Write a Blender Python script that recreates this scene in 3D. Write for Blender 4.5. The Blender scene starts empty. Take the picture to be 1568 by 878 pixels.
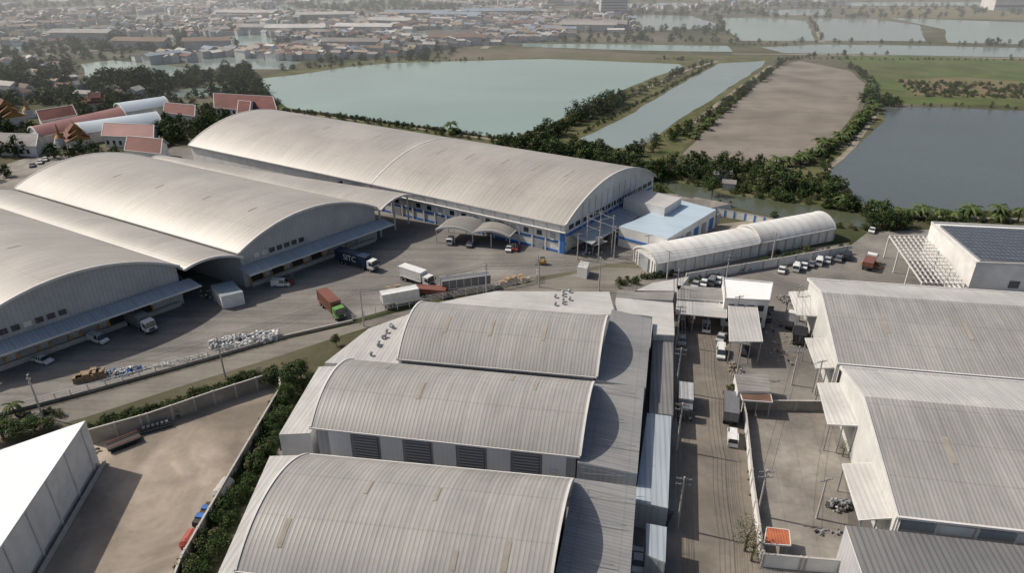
import bpy, math, random
from mathutils import Vector, Matrix
random.seed(7)
R=random.random
def U(a,b): return a+(b-a)*R()
# ---- survey: turns sight angles measured on site photo into metres on the level z=h
CH=78.0; TH=math.radians(26.4); F=1045.0
ST,CT=math.sin(TH),math.cos(TH)
def G(u,v,h=0.0):
    a=(u-784)/F; b=(v-439)/F
    t=(CH-h)/(ST+b*CT)
    return Vector((a*t,(CT-b*ST)*t,h))
scene=bpy.context.scene
def link(o):
    scene.collection.objects.link(o); return o
# ---------------------------------------------------------------- materials
MC={}
def mat(name,c1,c2=None,sc=.3,rough=.85,spec=.25,stripe=None,stain=0,bump=0,metal=0,panel=0,grid=None,ramp=(.35,.65),streak=0,distort=0,c3=None,sc3=.02,lap=None,bstr=None,tracks=0):
    if name in MC: return MC[name]
    m=bpy.data.materials.new(name); m.use_nodes=True; nt=m.node_tree; N=nt.nodes; L=nt.links
    b=N['Principled BSDF']; b.inputs['Roughness'].default_value=rough
    b.inputs['Specular IOR Level'].default_value=spec; b.inputs['Metallic'].default_value=metal
    c1=tuple(c1)+(1,)
    geo=N.new('ShaderNodeNewGeometry'); pos=geo.outputs['Position']
    def noise(scale,detail=5,vec=None,dist=0):
        n=N.new('ShaderNodeTexNoise'); n.inputs['Scale'].default_value=scale; n.inputs['Detail'].default_value=detail
        n.inputs['Distortion'].default_value=dist
        L.new(vec if vec else pos,n.inputs['Vector']); return n.outputs['Fac']
    def mr(x,a,b_,c,d):
        n=N.new('ShaderNodeMapRange'); L.new(x,n.inputs[0])
        for i,k in enumerate((a,b_,c,d)): n.inputs[i+1].default_value=k
        return n.outputs[0]
    def ma(op,x,y=None):
        n=N.new('ShaderNodeMath'); n.operation=op
        for i,k in enumerate((x,y)):
            if k is None: continue
            if isinstance(k,(int,float)): n.inputs[i].default_value=k
            else: L.new(k,n.inputs[i])
        return n.outputs[0]
    def mix(f,A,B):
        n=N.new('ShaderNodeMix'); n.data_type='RGBA'; L.new(f,n.inputs[0])
        for i,k in ((6,A),(7,B)):
            if isinstance(k,tuple): n.inputs[i].default_value=k
            else: L.new(k,n.inputs[i])
        return n.outputs[2]
    col=c1
    if c2: col=mix(mr(noise(sc,6,dist=distort),ramp[0],ramp[1],0,1),c1,tuple(c2)+(1,))
    if c3: col=mix(mr(noise(sc3,6,dist=distort),.45,.62,0,1),col,tuple(c3)+(1,))
    fac=None
    def mul(f):
        nonlocal fac
        fac=f if fac is None else ma('MULTIPLY',fac,f)
    hb=None
    if stripe or panel or grid or streak or lap:
        uv=N.new('ShaderNodeUVMap').outputs[0]; sep=N.new('ShaderNodeSeparateXYZ'); L.new(uv,sep.inputs[0])
    if stripe:
        p,am=stripe[0],stripe[1]
        f=ma('ABSOLUTE',ma('SUBTRACT',ma('MULTIPLY',ma('FRACT',ma('DIVIDE',sep.outputs[0],p)),2.0),1.0))
        f=ma('POWER',f,2.5); hb=f
        mul(mr(f,0,1,1,1-am))
    if lap:
        f=ma('ABSOLUTE',ma('SUBTRACT',ma('MULTIPLY',ma('FRACT',ma('DIVIDE',sep.outputs[1],lap[0])),2.0),1.0))
        mul(mr(f,.95,.985,1,1-lap[1]))
    if grid:
        lo=grid[3] if len(grid)>3 else .86
        for k in (0,1):
            f=ma('ABSOLUTE',ma('SUBTRACT',ma('MULTIPLY',ma('FRACT',ma('DIVIDE',sep.outputs[k],grid[k])),2.0),1.0))
            mul(mr(f,lo,(1+lo)/2,1,grid[2]))
    if panel:
        w=N.new('ShaderNodeTexWhiteNoise'); w.noise_dimensions='1D'
        L.new(ma('FLOOR',ma('DIVIDE',sep.outputs[0],panel[0])),w.inputs['W'])
        mul(mr(w.outputs[0],0,1,1,1-panel[1]))
    if streak:
        mp=N.new('ShaderNodeMapping'); mp.inputs['Scale'].default_value=(1.2,.07,1); L.new(uv,mp.inputs[0])
        mul(mr(noise(1.0,5,mp.outputs[0]),.4,.75,1,1-streak))
    if stain:
        mul(mr(noise(.06,7,dist=.6),.4,.7,1,1-stain))
        mul(mr(noise(.9,6),.35,.75,1,1-stain*.5))
    if tracks:
        mp=N.new('ShaderNodeMapping'); mp.inputs['Rotation'].default_value=(0,0,-.45); mp.inputs['Scale'].default_value=(.02,.5,1); L.new(pos,mp.inputs[0])
        mul(mr(noise(1.0,6,mp.outputs[0],.8),.45,.7,1,1-tracks))
    if fac is not None:
        vm=N.new('ShaderNodeVectorMath'); vm.operation='SCALE'
        if isinstance(col,tuple): vm.inputs[0].default_value=col[:3]
        else: L.new(col,vm.inputs[0])
        L.new(fac,vm.inputs['Scale']); col=vm.outputs[0]
    if isinstance(col,tuple): b.inputs['Base Color'].default_value=col
    else: L.new(col,b.inputs['Base Color'])
    if bump or hb is not None:
        bn=N.new('ShaderNodeBump'); bn.inputs['Strength'].default_value=bump if bump else (bstr or .3)
        bn.inputs['Distance'].default_value=.08
        L.new(hb if (hb is not None and stripe) else noise(bump_scale.get(name,1.5),6),bn.inputs['Height'])
        L.new(bn.outputs[0],b.inputs['Normal'])
    MC[name]=m; return m
bump_scale={}
# roofs
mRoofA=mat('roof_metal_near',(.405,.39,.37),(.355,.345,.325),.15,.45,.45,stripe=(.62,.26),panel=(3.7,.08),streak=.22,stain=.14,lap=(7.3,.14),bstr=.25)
mRoofA2=mat('roof_metal_leanto',(.32,.32,.315),(.28,.28,.28),.15,.5,.4,stripe=(.62,.20),panel=(3.7,.09),streak=.2,stain=.14,lap=(6,.12),bstr=.2)
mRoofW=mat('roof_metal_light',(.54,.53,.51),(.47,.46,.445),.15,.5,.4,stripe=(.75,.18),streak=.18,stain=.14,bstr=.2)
mRoofWh=mat('roof_white_paint',(.80,.80,.79),(.76,.76,.75),.15,.5,.4,stripe=(.75,.05),stain=.05,bstr=.05)
mRoofB=mat('roof_metal_far',(.41,.385,.35),(.36,.34,.31),.04,.45,.45,stripe=(1.5,.09),panel=(9,.06),streak=.18,stain=.15,lap=(9,.09),bstr=.1)
mRoofBl=mat('roof_metal_bluegrey',(.36,.41,.45),(.31,.36,.40),.1,.5,.4,stripe=(.8,.2),streak=.2)
mRoofDk=mat('roof_metal_dark',(.20,.20,.20),(.16,.16,.165),.1,.6,.3,stripe=(.8,.35),streak=.2)
mRoofG=mat('roof_fibre_cement',(.33,.32,.30),(.24,.23,.22),.1,.8,.2,stripe=(1.1,.25),streak=.3,stain=.2)
mRoofLB=mat('roof_lightblue',(.45,.55,.63),(.41,.51,.59),.1,.5,.4,stripe=(1.0,.10),streak=.12,stain=.1)
mPatch=mat('skylight_strip',(.27,.24,.205),(.33,.30,.26),.5)
mTrim=mat('trim_paint',(.62,.61,.59),(.54,.53,.51),.4,.6)
mWall=mat('wall_white',(.62,.62,.60),(.55,.55,.53),.3,.75,stain=.18,stripe=(1.0,.10))
mWallC=mat('wall_plaster',(.74,.74,.72),(.65,.64,.62),.3,.85,stain=.18)
mWallG=mat('wall_grey',(.46,.47,.48),(.40,.41,.42),.2,.7,stripe=(.9,.15),stain=.15)
mLouv=mat('louver',(.16,.165,.17),None,rough=.6)
mLouvL=mat('louver_light',(.38,.38,.38),None,rough=.6)
mBlue=mat('blue_paint',(.05,.17,.46),(.045,.15,.40),.5,.6)
mGlass=mat('window_glass',(.03,.04,.05),None,rough=.15,spec=.6)
mDoor=mat('roller_shutter',(.34,.36,.38),(.28,.30,.32),.5,.6,stain=.2)
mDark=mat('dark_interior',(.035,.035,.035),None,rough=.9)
mYel=mat('yellow_bumper',(.45,.25,.06),None,rough=.7)
mSteel=mat('steel_grey',(.28,.29,.30),None,rough=.5,metal=.3)
mConc=mat('concrete_pole',(.42,.40,.37),(.35,.33,.31),.8)
mFab=mat('tunnel_fabric',(.72,.72,.70),(.62,.61,.58),.2,.6,.3,stripe=(3.0,.14),stain=.15)
mRed=mat('red_tile_roof',(.18,.06,.052),(.13,.048,.042),.25,.7,stripe=(.5,.2),stain=.25)
mPink=mat('faded_red_roof',(.29,.14,.13),(.23,.115,.11),.1,.6,stripe=(1,.12),stain=.25)
mWB=mat('bluewhite_roof',(.46,.52,.57),(.41,.47,.52),.1,.5,stripe=(1,.1),stain=.1)
mGold=mat('gold_trim',(.34,.20,.08),None,rough=.5,metal=.2)
mRust=mat('rusty_roof',(.24,.13,.09),(.14,.085,.07),.3,.9,stripe=(.8,.2),stain=.3)
mOrange=mat('orange_tile',(.46,.15,.07),(.34,.11,.06),.8,.8,stripe=(.4,.3))
mSolar=mat('solar_panel',(.045,.05,.06),(.06,.065,.075),.5,.35,.5,grid=(1.1,2.2,3.2))
# ground
mGround=mat('ground',(.05,.062,.027),(.12,.11,.07),.03,.95,.1,stain=.3,ramp=(.4,.62),c3=(.15,.14,.105),sc3=.008)
mYard=mat('yard_concrete',(.255,.24,.22),(.195,.185,.172),.05,.85,.2,stain=.28,ramp=(.35,.6),distort=.5,tracks=.28,grid=(6,6,.9,.96))
mRoad=mat('asphalt_road',(.24,.22,.19),(.19,.175,.155),.08,.9,.2,stain=.25,tracks=.2)
mRoadR=mat('access_road',(.245,.215,.18),(.18,.16,.138),.12,.9,.2,stain=.35,distort=.9)
mDirt=mat('dirt_lot',(.40,.34,.275),(.31,.265,.215),.06,.9,.15,stain=.25,ramp=(.42,.56),distort=1.8,c3=(.21,.18,.15),sc3=.04)
mSite=mat('site_pavement',(.25,.235,.21),(.17,.16,.15),.06,.9,.2,stain=.35)
mPale=mat('pale_concrete',(.32,.295,.26),(.22,.20,.18),.12,.9,.2,stain=.35,distort=1.2,grid=(4,4,.86,.95))
mField=mat('dry_field',(.25,.225,.195),(.195,.175,.15),.03,.95,.1,stain=.18,tracks=.12)
mField2=mat('brown_field',(.16,.135,.105),(.11,.11,.065),.02,.95,.1,stain=.2)
mGreen=mat('green_field',(.075,.115,.035),(.12,.14,.055),.04,.95,.1,stain=.3,c3=(.10,.11,.045),sc3=.015)
mReed=mat('reed_field',(.21,.15,.10),(.11,.13,.05),.07,.95,.1,stain=.2)
mBank=mat('grass_bank',(.075,.095,.035),(.155,.14,.08),.12,.95,.1,stain=.3)
mPath=mat('dirt_path',(.29,.255,.20),(.20,.18,.14),.2,.95)
mTown=mat('town_ground',(.15,.14,.11),(.06,.075,.04),.02,.95,.1,stain=.3)
def water(name,c,rough=.12,b=.25,sc=.6):
    bump_scale[name]=sc
    return mat(name,c,tuple(k*.84 for k in c),.006,rough,.5,bump=b,distort=1.0)
mW1=water('pond_water',(.255,.335,.295)); mW2=water('pond_water_grey',(.23,.28,.26))
mW3=water('pond_water_blue',(.095,.11,.105),.22,.5,1.2); mW4=water('canal_water',(.08,.09,.055),.15)
mLeafs=[mat('leaf_dark',(.022,.042,.014),(.03,.05,.018),1.5,.8,.15),mat('leaf_mid',(.046,.074,.024),(.038,.062,.02),1.5,.8,.15),mat('leaf_light',(.09,.113,.04),(.072,.095,.033),1.5,.8,.15)]
mLeafY=mat('leaf_dry',(.15,.13,.075),(.115,.11,.06),1.5,.8,.15)
mBark=mat('bark',(.12,.09,.065),(.08,.06,.045),2)
# ---------------------------------------------------------------- mesh builder
class MB:
    def __init__(s): s.v=[];s.f=[];s.m=[];s.uv=[];s.ml=[]
    def mi(s,m):
        if m not in s.ml: s.ml.append(m)
        return s.ml.index(m)
    def face(s,pts,m,uv=None,axis=None):
        pts=[Vector(p) for p in pts]; n=len(s.v)
        s.v+=pts; s.f.append(list(range(n,n+len(pts)))); s.m.append(s.mi(m))
        if uv is None:
            nx=ny=nz=0
            for i,p in enumerate(pts):
                q=pts[(i+1)%len(pts)]
                nx+=(p.y-q.y)*(p.z+q.z); ny+=(p.z-q.z)*(p.x+q.x); nz+=(p.x-q.x)*(p.y+q.y)
            l=math.sqrt(nx*nx+ny*ny+nz*nz) or 1
            if abs(nz/l)>.6:
                a=axis if axis else (1,0)
                uv=[(p.x*a[0]+p.y*a[1],-p.x*a[1]+p.y*a[0]) for p in pts]
            else:
                k=math.hypot(nx,ny) or 1
                uv=[(-p.x*ny/k+p.y*nx/k,p.z) for p in pts]
        s.uv+=list(uv)
    def box(s,x0,x1,y0,y1,z0,z1,m,top=None,tf=None):
        P=[Vector((x,y,z)) for z in (z0,z1) for x,y in ((x0,y0),(x1,y0),(x1,y1),(x0,y1))]
        if tf: P=[tf@p for p in P]
        s.hexa(P,m,top)
    def hexa(s,P,m,top=None):
        for q in ((0,1,5,4),(1,2,6,5),(2,3,7,6),(3,0,4,7)): s.face([P[i] for i in q],m)
        s.face([P[i] for i in (4,5,6,7)],top or m); s.face([P[i] for i in (3,2,1,0)],m)
    def obox(s,c,d,lx,ly,z0,z1,m,top=None):
        d=Vector((d[0],d[1],0)).normalized(); e=Vector((-d.y,d.x,0)); c=Vector((c[0],c[1],0))
        P=[c+d*(lx/2*a)+e*(ly/2*b)+Vector((0,0,z)) for z in (z0,z1) for a,b in ((-1,-1),(1,-1),(1,1),(-1,1))]
        s.hexa(P,m,top)
    def beam(s,p,q,w,h,m):
        p,q=Vector(p),Vector(q); d=(q-p).normalized(); e=d.cross(Vector((0,0,1)))
        e=e.normalized() if e.length>1e-4 else Vector((1,0,0)); f=e.cross(d)
        P=[c+e*(w/2*a)+f*(h/2*b) for c in (p,q) for a,b in ((-1,-1),(1,-1),(1,1),(-1,1))]
        s.hexa(P,m)
    def cyl(s,p,q,r0,r1,n,m,cap=True):
        p,q=Vector(p),Vector(q); d=(q-p).normalized(); e=d.orthogonal().normalized(); f=d.cross(e)
        A=[p+(e*math.cos(2*math.pi*i/n)+f*math.sin(2*math.pi*i/n))*r0 for i in range(n)]
        B=[q+(e*math.cos(2*math.pi*i/n)+f*math.sin(2*math.pi*i/n))*r1 for i in range(n)]
        for i in range(n): j=(i+1)%n; s.face([A[i],A[j],B[j],B[i]],m)
        if cap: s.face(A[::-1],m); s.face(B,m)
    def mesh(s,name):
        me=bpy.data.meshes.new(name); me.from_pydata([tuple(p) for p in s.v],[],s.f)
        for m in s.ml: me.materials.append(m)
        me.polygons.foreach_set('material_index',s.m)
        l=me.uv_layers.new(name='UVMap'); flat=[k for uv in s.uv for k in uv]; l.data.foreach_set('uv',flat)
        me.update(); return me
    def build(s,name,loc=(0,0,0),rz=0,parent=None):
        o=link(bpy.data.objects.new(name,s.mesh(name))); o.location=loc; o.rotation_euler=(0,0,rz)
        if parent: o.parent=parent
        return o
EXCL=[]
def inpoly(x,y,P):
    c=False; j=len(P)-1
    for i in range(len(P)):
        a,b=P[i],P[j]
        if (a[1]>y)!=(b[1]>y) and x<(b[0]-a[0])*(y-a[1])/(b[1]-a[1])+a[0]: c=not c
        j=i
    return c
def free(x,y): return not any(inpoly(x,y,P) for P in EXCL)
# ---------------------------------------------------------------- ground sheets
def rough_edge(P,amp,step):
    out=[]
    for i in range(len(P)):
        a,b=P[i],P[(i+1)%len(P)]; d=(b-a); n=max(1,int(d.length/step)); nn=Vector((-d.y,d.x,0)).normalized() if d.length>0 else d
        for k in range(n):
            out.append(a+d*(k/n)+nn*(U(-amp,amp) if k else 0))
    return out
def sheet(name,px,z,m,amp=0,step=10,excl=False,world=False):
    P=[Vector((p[0],p[1],0)) for p in px] if world else [G(u,v) for u,v in px]
    if excl: EXCL.append([(p.x,p.y) for p in P])
    if amp: P=rough_edge(P,amp,step)
    mb=MB(); mb.face([Vector((p.x,p.y,z)) for p in P],m,axis=(.87,-.5) if m is MC.get('yard_concrete') else (.977,-.215)); o=mb.build(name)
    if o.data.polygons[0].normal.z<0: o.data.flip_normals()
    return o
def strip(name,px,w,z,m):
    P=[G(u,v) for u,v in px]; mb=MB(); prev=None
    for i,p in enumerate(P):
        d=(P[min(i+1,len(P)-1)]-P[max(i-1,0)]).normalized(); e=Vector((-d.y,d.x,0))*w/2; q=(p-e+Vector((0,0,z)),p+e+Vector((0,0,z)))
        if prev: mb.face([prev[0],q[0],q[1],prev[1]],m)
        prev=q
    mb.build(name)
mb=MB(); mb.face([(-6000,-500,0),(6000,-500,0),(6000,9000,0),(-6000,9000,0)],mGround); mb.build('ground')
sheet('town_ground',[(-200,105),(0,100),(120,92),(300,78),(480,62),(620,88),(700,76),(860,64),(900,20),(1000,-10),(-200,-15)],.02,mTown)
sheet('yard_pavement',[(-120,655),(0,632),(110,603),(320,545),(430,515),(540,490),(640,462),(820,425),(880,415),(930,404),(985,400),(1090,345),(1100,318),(1040,298),(600,250),(270,225),(-120,300)],.012,mYard,excl=True)
sheet('asphalt_road',[(-120,662),(0,641),(110,613),(320,555),(430,523),(540,497),(640,470),(820,432),(930,410),(1000,412),(1300,372),(1300,384),(1110,418),(1040,432),(960,445),(740,458),(630,482),(530,512),(430,545),(300,585),(130,640),(-120,705)],.020,mRoad,excl=True)
sheet('site_pavement',[(1000,412),(1300,378),(1330,355),(1420,352),(1700,340),(1900,500),(1700,1000),(300,1000),(420,700),(490,565),(560,510),(640,480),(960,440)],.008,mSite,excl=True)
sheet('access_road',[(1036,485),(1115,485),(1120,600),(1136,640),(1150,750),(1166,880),(1180,1000),(1046,1000),(1040,700)],.016,mRoadR)
sheet('concrete_yard',[(1142,612),(1260,612),(1275,660),(1298,760),(1300,870),(1166,860),(1150,740)],.024,mPale)
sheet('dirt_lot',[(140,672),(428,584),(436,600),(400,670),(275,890),(220,1000),(-100,1000),(-100,700),(100,690)],.012,mDirt,excl=True)
sheet('dirt_path',[(1085,345),(1150,338),(1180,352),(1085,372)],.024,mPath)
sheet('plaza',[(0,255),(60,235),(110,238),(40,285),(0,290)],.016,mPale)
# banks, fields
sheet('grass_bank',[(360,120),(600,86),(860,82),(1190,86),(1060,215),(1020,260),(880,250),(770,235),(660,212),(430,178),(380,140)],.008,mBank,1.5,12)
sheet('grass_bank',[(1030,262),(1180,270),(1300,225),(1345,165),(1370,165),(1280,250),(1300,300),(1330,325),(1240,320),(1100,300),(1000,275)],.014,mBank,1.5,12)
W1=[(380,124),(410,119),(450,115),(530,103),(600,96),(720,93),(840,90),(1040,98),(1047,102),(1000,118),(935,146),(880,172),(845,190),(815,200),(780,211),(735,208),(690,200),(560,182),(440,165),(410,145)]
W2=[(888,212),(925,195),(960,178),(1030,135),(1100,97),(1172,93),(1165,103),(1100,145),(1030,190),(1012,204),(985,222),(930,229),(895,222)]
W3=[(1352,164),(1440,165),(1600,171),(1800,178),(1800,330),(1568,322),(1400,326),(1310,312),(1272,282),(1270,262),(1300,235),(1330,208),(1355,185)]
W4=[(1005,276),(1060,283),(1110,297),(1180,306),(1260,318),(1350,338),(1340,352),(1260,340),(1210,338),(1100,312),(1040,300)]
fieldP=[(1045,236),(1075,205),(1130,155),(1195,100),(1225,93),(1300,108),(1325,128),(1322,150),(1300,185),(1262,222),(1225,243),(1180,249),(1100,248)]
sheet('pond_water',W1,.05,mW1,.8,15,True); sheet('pond_water',W2,.05,mW2,.8,12,True)
sheet('pond_water',W3,.05,mW3,.6,12,True); sheet('canal_water',W4,.05,mW4,.5,8,True)
sheet('dry_field',fieldP,.03,mField,.8,10,True)
sheet('green_field',[(1275,86),(1400,85),(1600,92),(1750,100),(1750,168),(1440,160),(1365,158),(1340,135),(1330,110)],.03,mGreen,.5,20)
sheet('reed_field',[(1370,122),(1480,118),(1600,128),(1750,140),(1750,158),(1568,152),(1400,146)],.036,mReed,2,12)
sheet('brown_field',[(715,76),(830,73),(1015,84),(1000,93),(830,88),(680,92)],.03,mField2,1,20,True)
sheet('brown_field',[(1290,14),(1400,10),(1568,17),(1800,25),(1800,36),(1568,30),(1350,26)],.03,mReed,1,20)
far_w=[[(1105,27),(1170,27),(1235,32),(1248,62),(1135,62),(1110,45)],[(1247,28),(1330,28),(1408,38),(1418,63),(1262,62),(1256,48)],
[(1362,27),(1568,34),(1750,40),(1750,72),(1452,65),(1447,45)],[(1165,72),(1250,68),(1420,70),(1700,76),(1700,90),(1200,81)],
[(970,22),(1060,24),(1098,36),(1092,43),(985,47)],[(800,66),(960,68),(1115,70),(1122,79),(980,77),(800,71)],
[(610,50),(660,46),(725,49),(712,60),(620,60)],[(300,57),(390,53),(430,61),(400,70),(300,66)],
[(124,98),(170,92),(250,99),(304,107),(285,118),(180,124),(130,126)],[(285,91),(350,86),(462,95),(440,106),(300,106)],
[(235,143),(330,130),(368,133),(350,143),(250,151)],[(60,45),(180,38),(205,46),(80,54)],[(170,24),(270,18),(300,24),(200,31)],
[(940,7),(1040,3),(1100,7),(1000,12)],[(1170,15),(1260,13),(1270,23),(1180,23)],[(845,40),(870,27),(905,32),(870,43)],[(1070,-4),(1180,-6),(1190,1),(1080,3)],
[(1290,3),(1500,3),(1530,8),(1300,9)],[(-60,78),(40,69),(45,76),(-60,86)],[(390,40),(470,36),(490,43),(400,48)],[(20,14),(160,8),(180,14),(40,21)],[(320,12),(440,7),(460,13),(340,18)],[(700,10),(800,6),(810,10),(710,13)],[(-40,108),(30,99),(25,109),(-40,118)],[(200,60),(260,55),(275,62),(205,68)],[(470,2),(580,-2),(600,3),(480,7)],
[(220,-2),(330,-6),(350,-2),(240,3)],[(60,-3),(150,-7),(170,-2),(80,2)],[(640,-3),(760,-6),(780,-2),(660,1)],[(540,20),(600,17),(610,22),(545,25)],[(840,14),(900,12),(905,17),(850,19)]]
for w in far_w: sheet('pond_water',w,.05,mW2 if R()<.6 else mW1,1.5,25,True)
for px,w in (([(0,88),(130,78),(300,66),(470,56),(640,42),(860,34)],8),([(0,35),(200,28),(420,20),(640,10),(900,0)],9),([(250,90),(262,50),(300,10)],7),([(560,70),(600,40),(640,10)],7),([(1000,16),(1200,10),(1500,12),(1600,14)],9),([(100,60),(160,30),(230,5)],7),([(740,74),(800,40),(830,5)],7)): strip('town_road',px,w,.045,mPath)
for px,w in (([(812,220),(850,196),(900,176),(950,152),(1060,104),(1100,93)],2.5),([(1040,205),(1100,158),(1180,100)],2.5),([(1250,28),(1253,48),(1259,64)],5),([(1270,278),(1320,318),(1400,332),(1600,338)],3),([(1345,170),(1300,232),(1262,262)],2.5),([(1120,82),(1300,84),(1568,90)],4),([(440,172),(600,190),(770,216)],2)): strip('dirt_path',px,w,.028,mPath)
# ---------------------------------------------------------------- buildings
def V2(p): return Vector((p[0],p[1],0))
def barrel(mb,nr,nl,fl,fr,h,rise,roof,wall,nseg=40,over=.6,trim=mTrim,seams=(),patches=(),lip=.35,gables=(0,1),walls=True):
    nr,nl,fl,fr=map(V2,(nr,nl,fl,fr)); W=((fr-nr).length+(fl-nl).length)/2; Lg=(nl-nr).length
    Rr=(W*W/4+rise*rise)/(2*rise)
    def z(t): x=(t-.5)*W; return h+math.sqrt(max(0,Rr*Rr-x*x))-(Rr-rise)
    def P(s,t,dz=0):
        p=nr.lerp(nl,s).lerp(fr.lerp(fl,s),t); p.z=z(t)+dz; return p
    arc=[0]
    for i in range(nseg): 
        arc.append(arc[-1]+(P(0,(i+1)/nseg)-P(0,i/nseg)).length)
    ns=6
    for j in range(ns):
        for i in range(nseg):
            s0,s1,t0,t1=j/ns,(j+1)/ns,i/nseg,(i+1)/nseg
            mb.face([P(s1,t0),P(s0,t0),P(s0,t1),P(s1,t1)],roof,[(s1*Lg,arc[i]),(s0*Lg,arc[i]),(s0*Lg,arc[i+1]),(s1*Lg,arc[i+1])])
    def lipline(s,w,up=.14,dn=.45):
        a,b=s-w/Lg/2,s+w/Lg/2
        for i in range(nseg):
            t0,t1=i/nseg,(i+1)/nseg
            mb.face([P(b,t0,up),P(a,t0,up),P(a,t1,up),P(b,t1,up)],trim)
            mb.face([P(a,t0,-dn),P(a,t1,-dn),P(a,t1,up),P(a,t0,up)],trim)
            mb.face([P(b,t1,-dn),P(b,t0,-dn),P(b,t0,up),P(b,t1,up)],trim)
    lipline(.0,lip); lipline(1.0,lip)
    for s in seams: lipline(s,.5,.12,0)
    for (s,t0,t1,w) in patches:
        n=8
        for k in range(n):
            a,b=t0+(t1-t0)*k/n,t0+(t1-t0)*(k+1)/n
            mb.face([P(s+w/Lg,a,.06),P(s,a,.06),P(s,b,.06),P(s+w/Lg,b,.06)],mPatch)
    for t in (0,1):
        a,b=P(0,t),P(1,t); mb.beam(a+Vector((0,0,-.15)),b+Vector((0,0,-.15)),.3,.3,trim)
    if walls:
        os,ot=over/Lg,over/W
        for s in [k for k in (os,1-os) if (0 if k<.5 else 1) in gables]:
            for i in range(nseg):
                t0=max(ot,i/nseg); t1=min(1-ot,(i+1)/nseg)
                a,b=P(s,t0,-.08),P(s,t1,-.08); a0,b0=Vector((a.x,a.y,0)),Vector((b.x,b.y,0))
                q=[a0,b0,b,a] if s<.5 else [b0,a0,a,b]; mb.face(q,wall)
        for t in (ot,1-ot):
            a,b=P(os,t,-.08),P(1-os,t,-.08); mb.face([Vector((b.x,b.y,0)),Vector((a.x,a.y,0)),a,b],wall)
    EXCL.append([(p.x,p.y) for p in (nr,nl,fl,fr)])
    return P
def prism(name,px,h,roof,wall,world=False,axis=None,hs=None,parapet=0,zb=0,excl=True,mb=None,over=.0,finish=True):
    own=mb is None; mb=mb or MB()
    n=len(px); hs=hs or [h]*n
    P=[Vector((p[0],p[1],hs[i])) if world else G(p[0],p[1],hs[i]) for i,p in enumerate(px)]
    area=sum(P[i].x*P[(i+1)%n].y-P[(i+1)%n].x*P[i].y for i in range(n))
    if area<0: P=P[::-1]
    c=sum(P,Vector())/n
    if excl: EXCL.append([(p.x,p.y) for p in P])
    mb.face(P,roof,axis=axis)
    Q=[p+(c-p).normalized()*over for p in P] if over else P
    for i in range(n):
        a,b=P[i],P[(i+1)%n]; qa,qb=Q[i],Q[(i+1)%n]
        mb.face([Vector((a.x,a.y,a.z-.3)),Vector((b.x,b.y,b.z-.3)),b,a],mTrim)
        if wall:
            mb.face([Vector((qa.x,qa.y,zb)),Vector((qb.x,qb.y,zb)),Vector((qb.x,qb.y,qb.z-.3)),Vector((qa.x,qa.y,qa.z-.3))],wall)
        if parapet:
            mb.beam(a+Vector((0,0,parapet/2)),b+Vector((0,0,parapet/2)),.25,parapet,mTrim)
    if own and finish: return mb.build(name)
    return mb
def gable(name,px,h,rise,roof,wall,world=False,mb=None,over=.7):
    """px: NL,NR,FR,FL (eave corners); ridge runs NL->NR direction halfway"""
    own=mb is None; mb=mb or MB()
    NL,NR,FR,FL=[Vector((p[0],p[1],h)) if world else G(p[0],p[1],h) for p in px]
    a,b=(NL+FL)/2,(NR+FR)/2; a.z=b.z=h+rise
    ax=(NR-NL).normalized(); ax=(ax.x,ax.y)
    def uvq(pts):
        return [((p.x*ax[0]+p.y*ax[1]),(-p.x*ax[1]+p.y*ax[0])) for p in pts]
    for q in ([NL,NR,b,a],[FR,FL,a,b]): mb.face(q,roof,uvq(q))
    for q in ([NL,NR,b,a],[FR,FL,a,b]): 
        for k in ((0,1),(1,2),(3,0)): mb.beam(q[k[0]],q[k[1]],.25,.3,mTrim)
    mb.beam(a,b,.4,.25,mTrim)
    c=(NL+NR+FR+FL)/4
    def ins(p,k=over): 
        d=(c-p); d.z=0; return p+d.normalized()*k
    n1,n2,f2,f1=map(ins,(NL,NR,FR,FL)); a2=ins(a)-Vector((0,0,.2)); b2=ins(b)-Vector((0,0,.2))
    g=lambda p:Vector((p.x,p.y,0))
    mb.face([g(n1),g(n2),n2,n1],wall); mb.face([g(f2),g(f1),f1,f2],wall)
    mb.face([g(n2),g(f2),f2,b2,n2],wall); mb.face([g(f1),g(n1),n1,a2,f1],wall)
    d=(n2-n1); Lw=d.length; d.normalize(); o=Vector((d.y,-d.x,0))
    for i in range(int(Lw/3)):
        mb.obox(n1+d*(1.5+i*3)+o*.05,(d.x,d.y),1.3,.1,1.2,3.0,mGlass)
        if h>6: mb.obox(n1+d*(1.5+i*3)+o*.05,(d.x,d.y),1.3,.1,4.5,6.2,mGlass)
    EXCL.append([(p.x,p.y) for p in (NL,NR,FR,FL)])
    return mb.build(name) if own else mb
def canopy(name,px,h,roof,hs=None,axis=None,posts=3):
    hs=hs or [h]*4; mb=MB(); P=[G(p[0],p[1],hs[i]) for i,p in enumerate(px)]
    mb.face(P,roof,axis=axis); mb.face([p-Vector((0,0,.12)) for p in P[::-1]],roof,axis=axis)
    for i in range(4):
        a,b=P[i],P[(i+1)%4]; mb.beam(a-Vector((0,0,.12)),b-Vector((0,0,.12)),.12,.26,mTrim)
    for a,b in ((P[0],P[1]),(P[3],P[2])):
        for k in range(posts):
            p=a.lerp(b,(k+.15)/(posts-.7)) if posts>1 else a
            mb.beam((p.x,p.y,0),(p.x,p.y,p.z-.2),.16,.16,mSteel)
    return mb.build(name)
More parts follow.
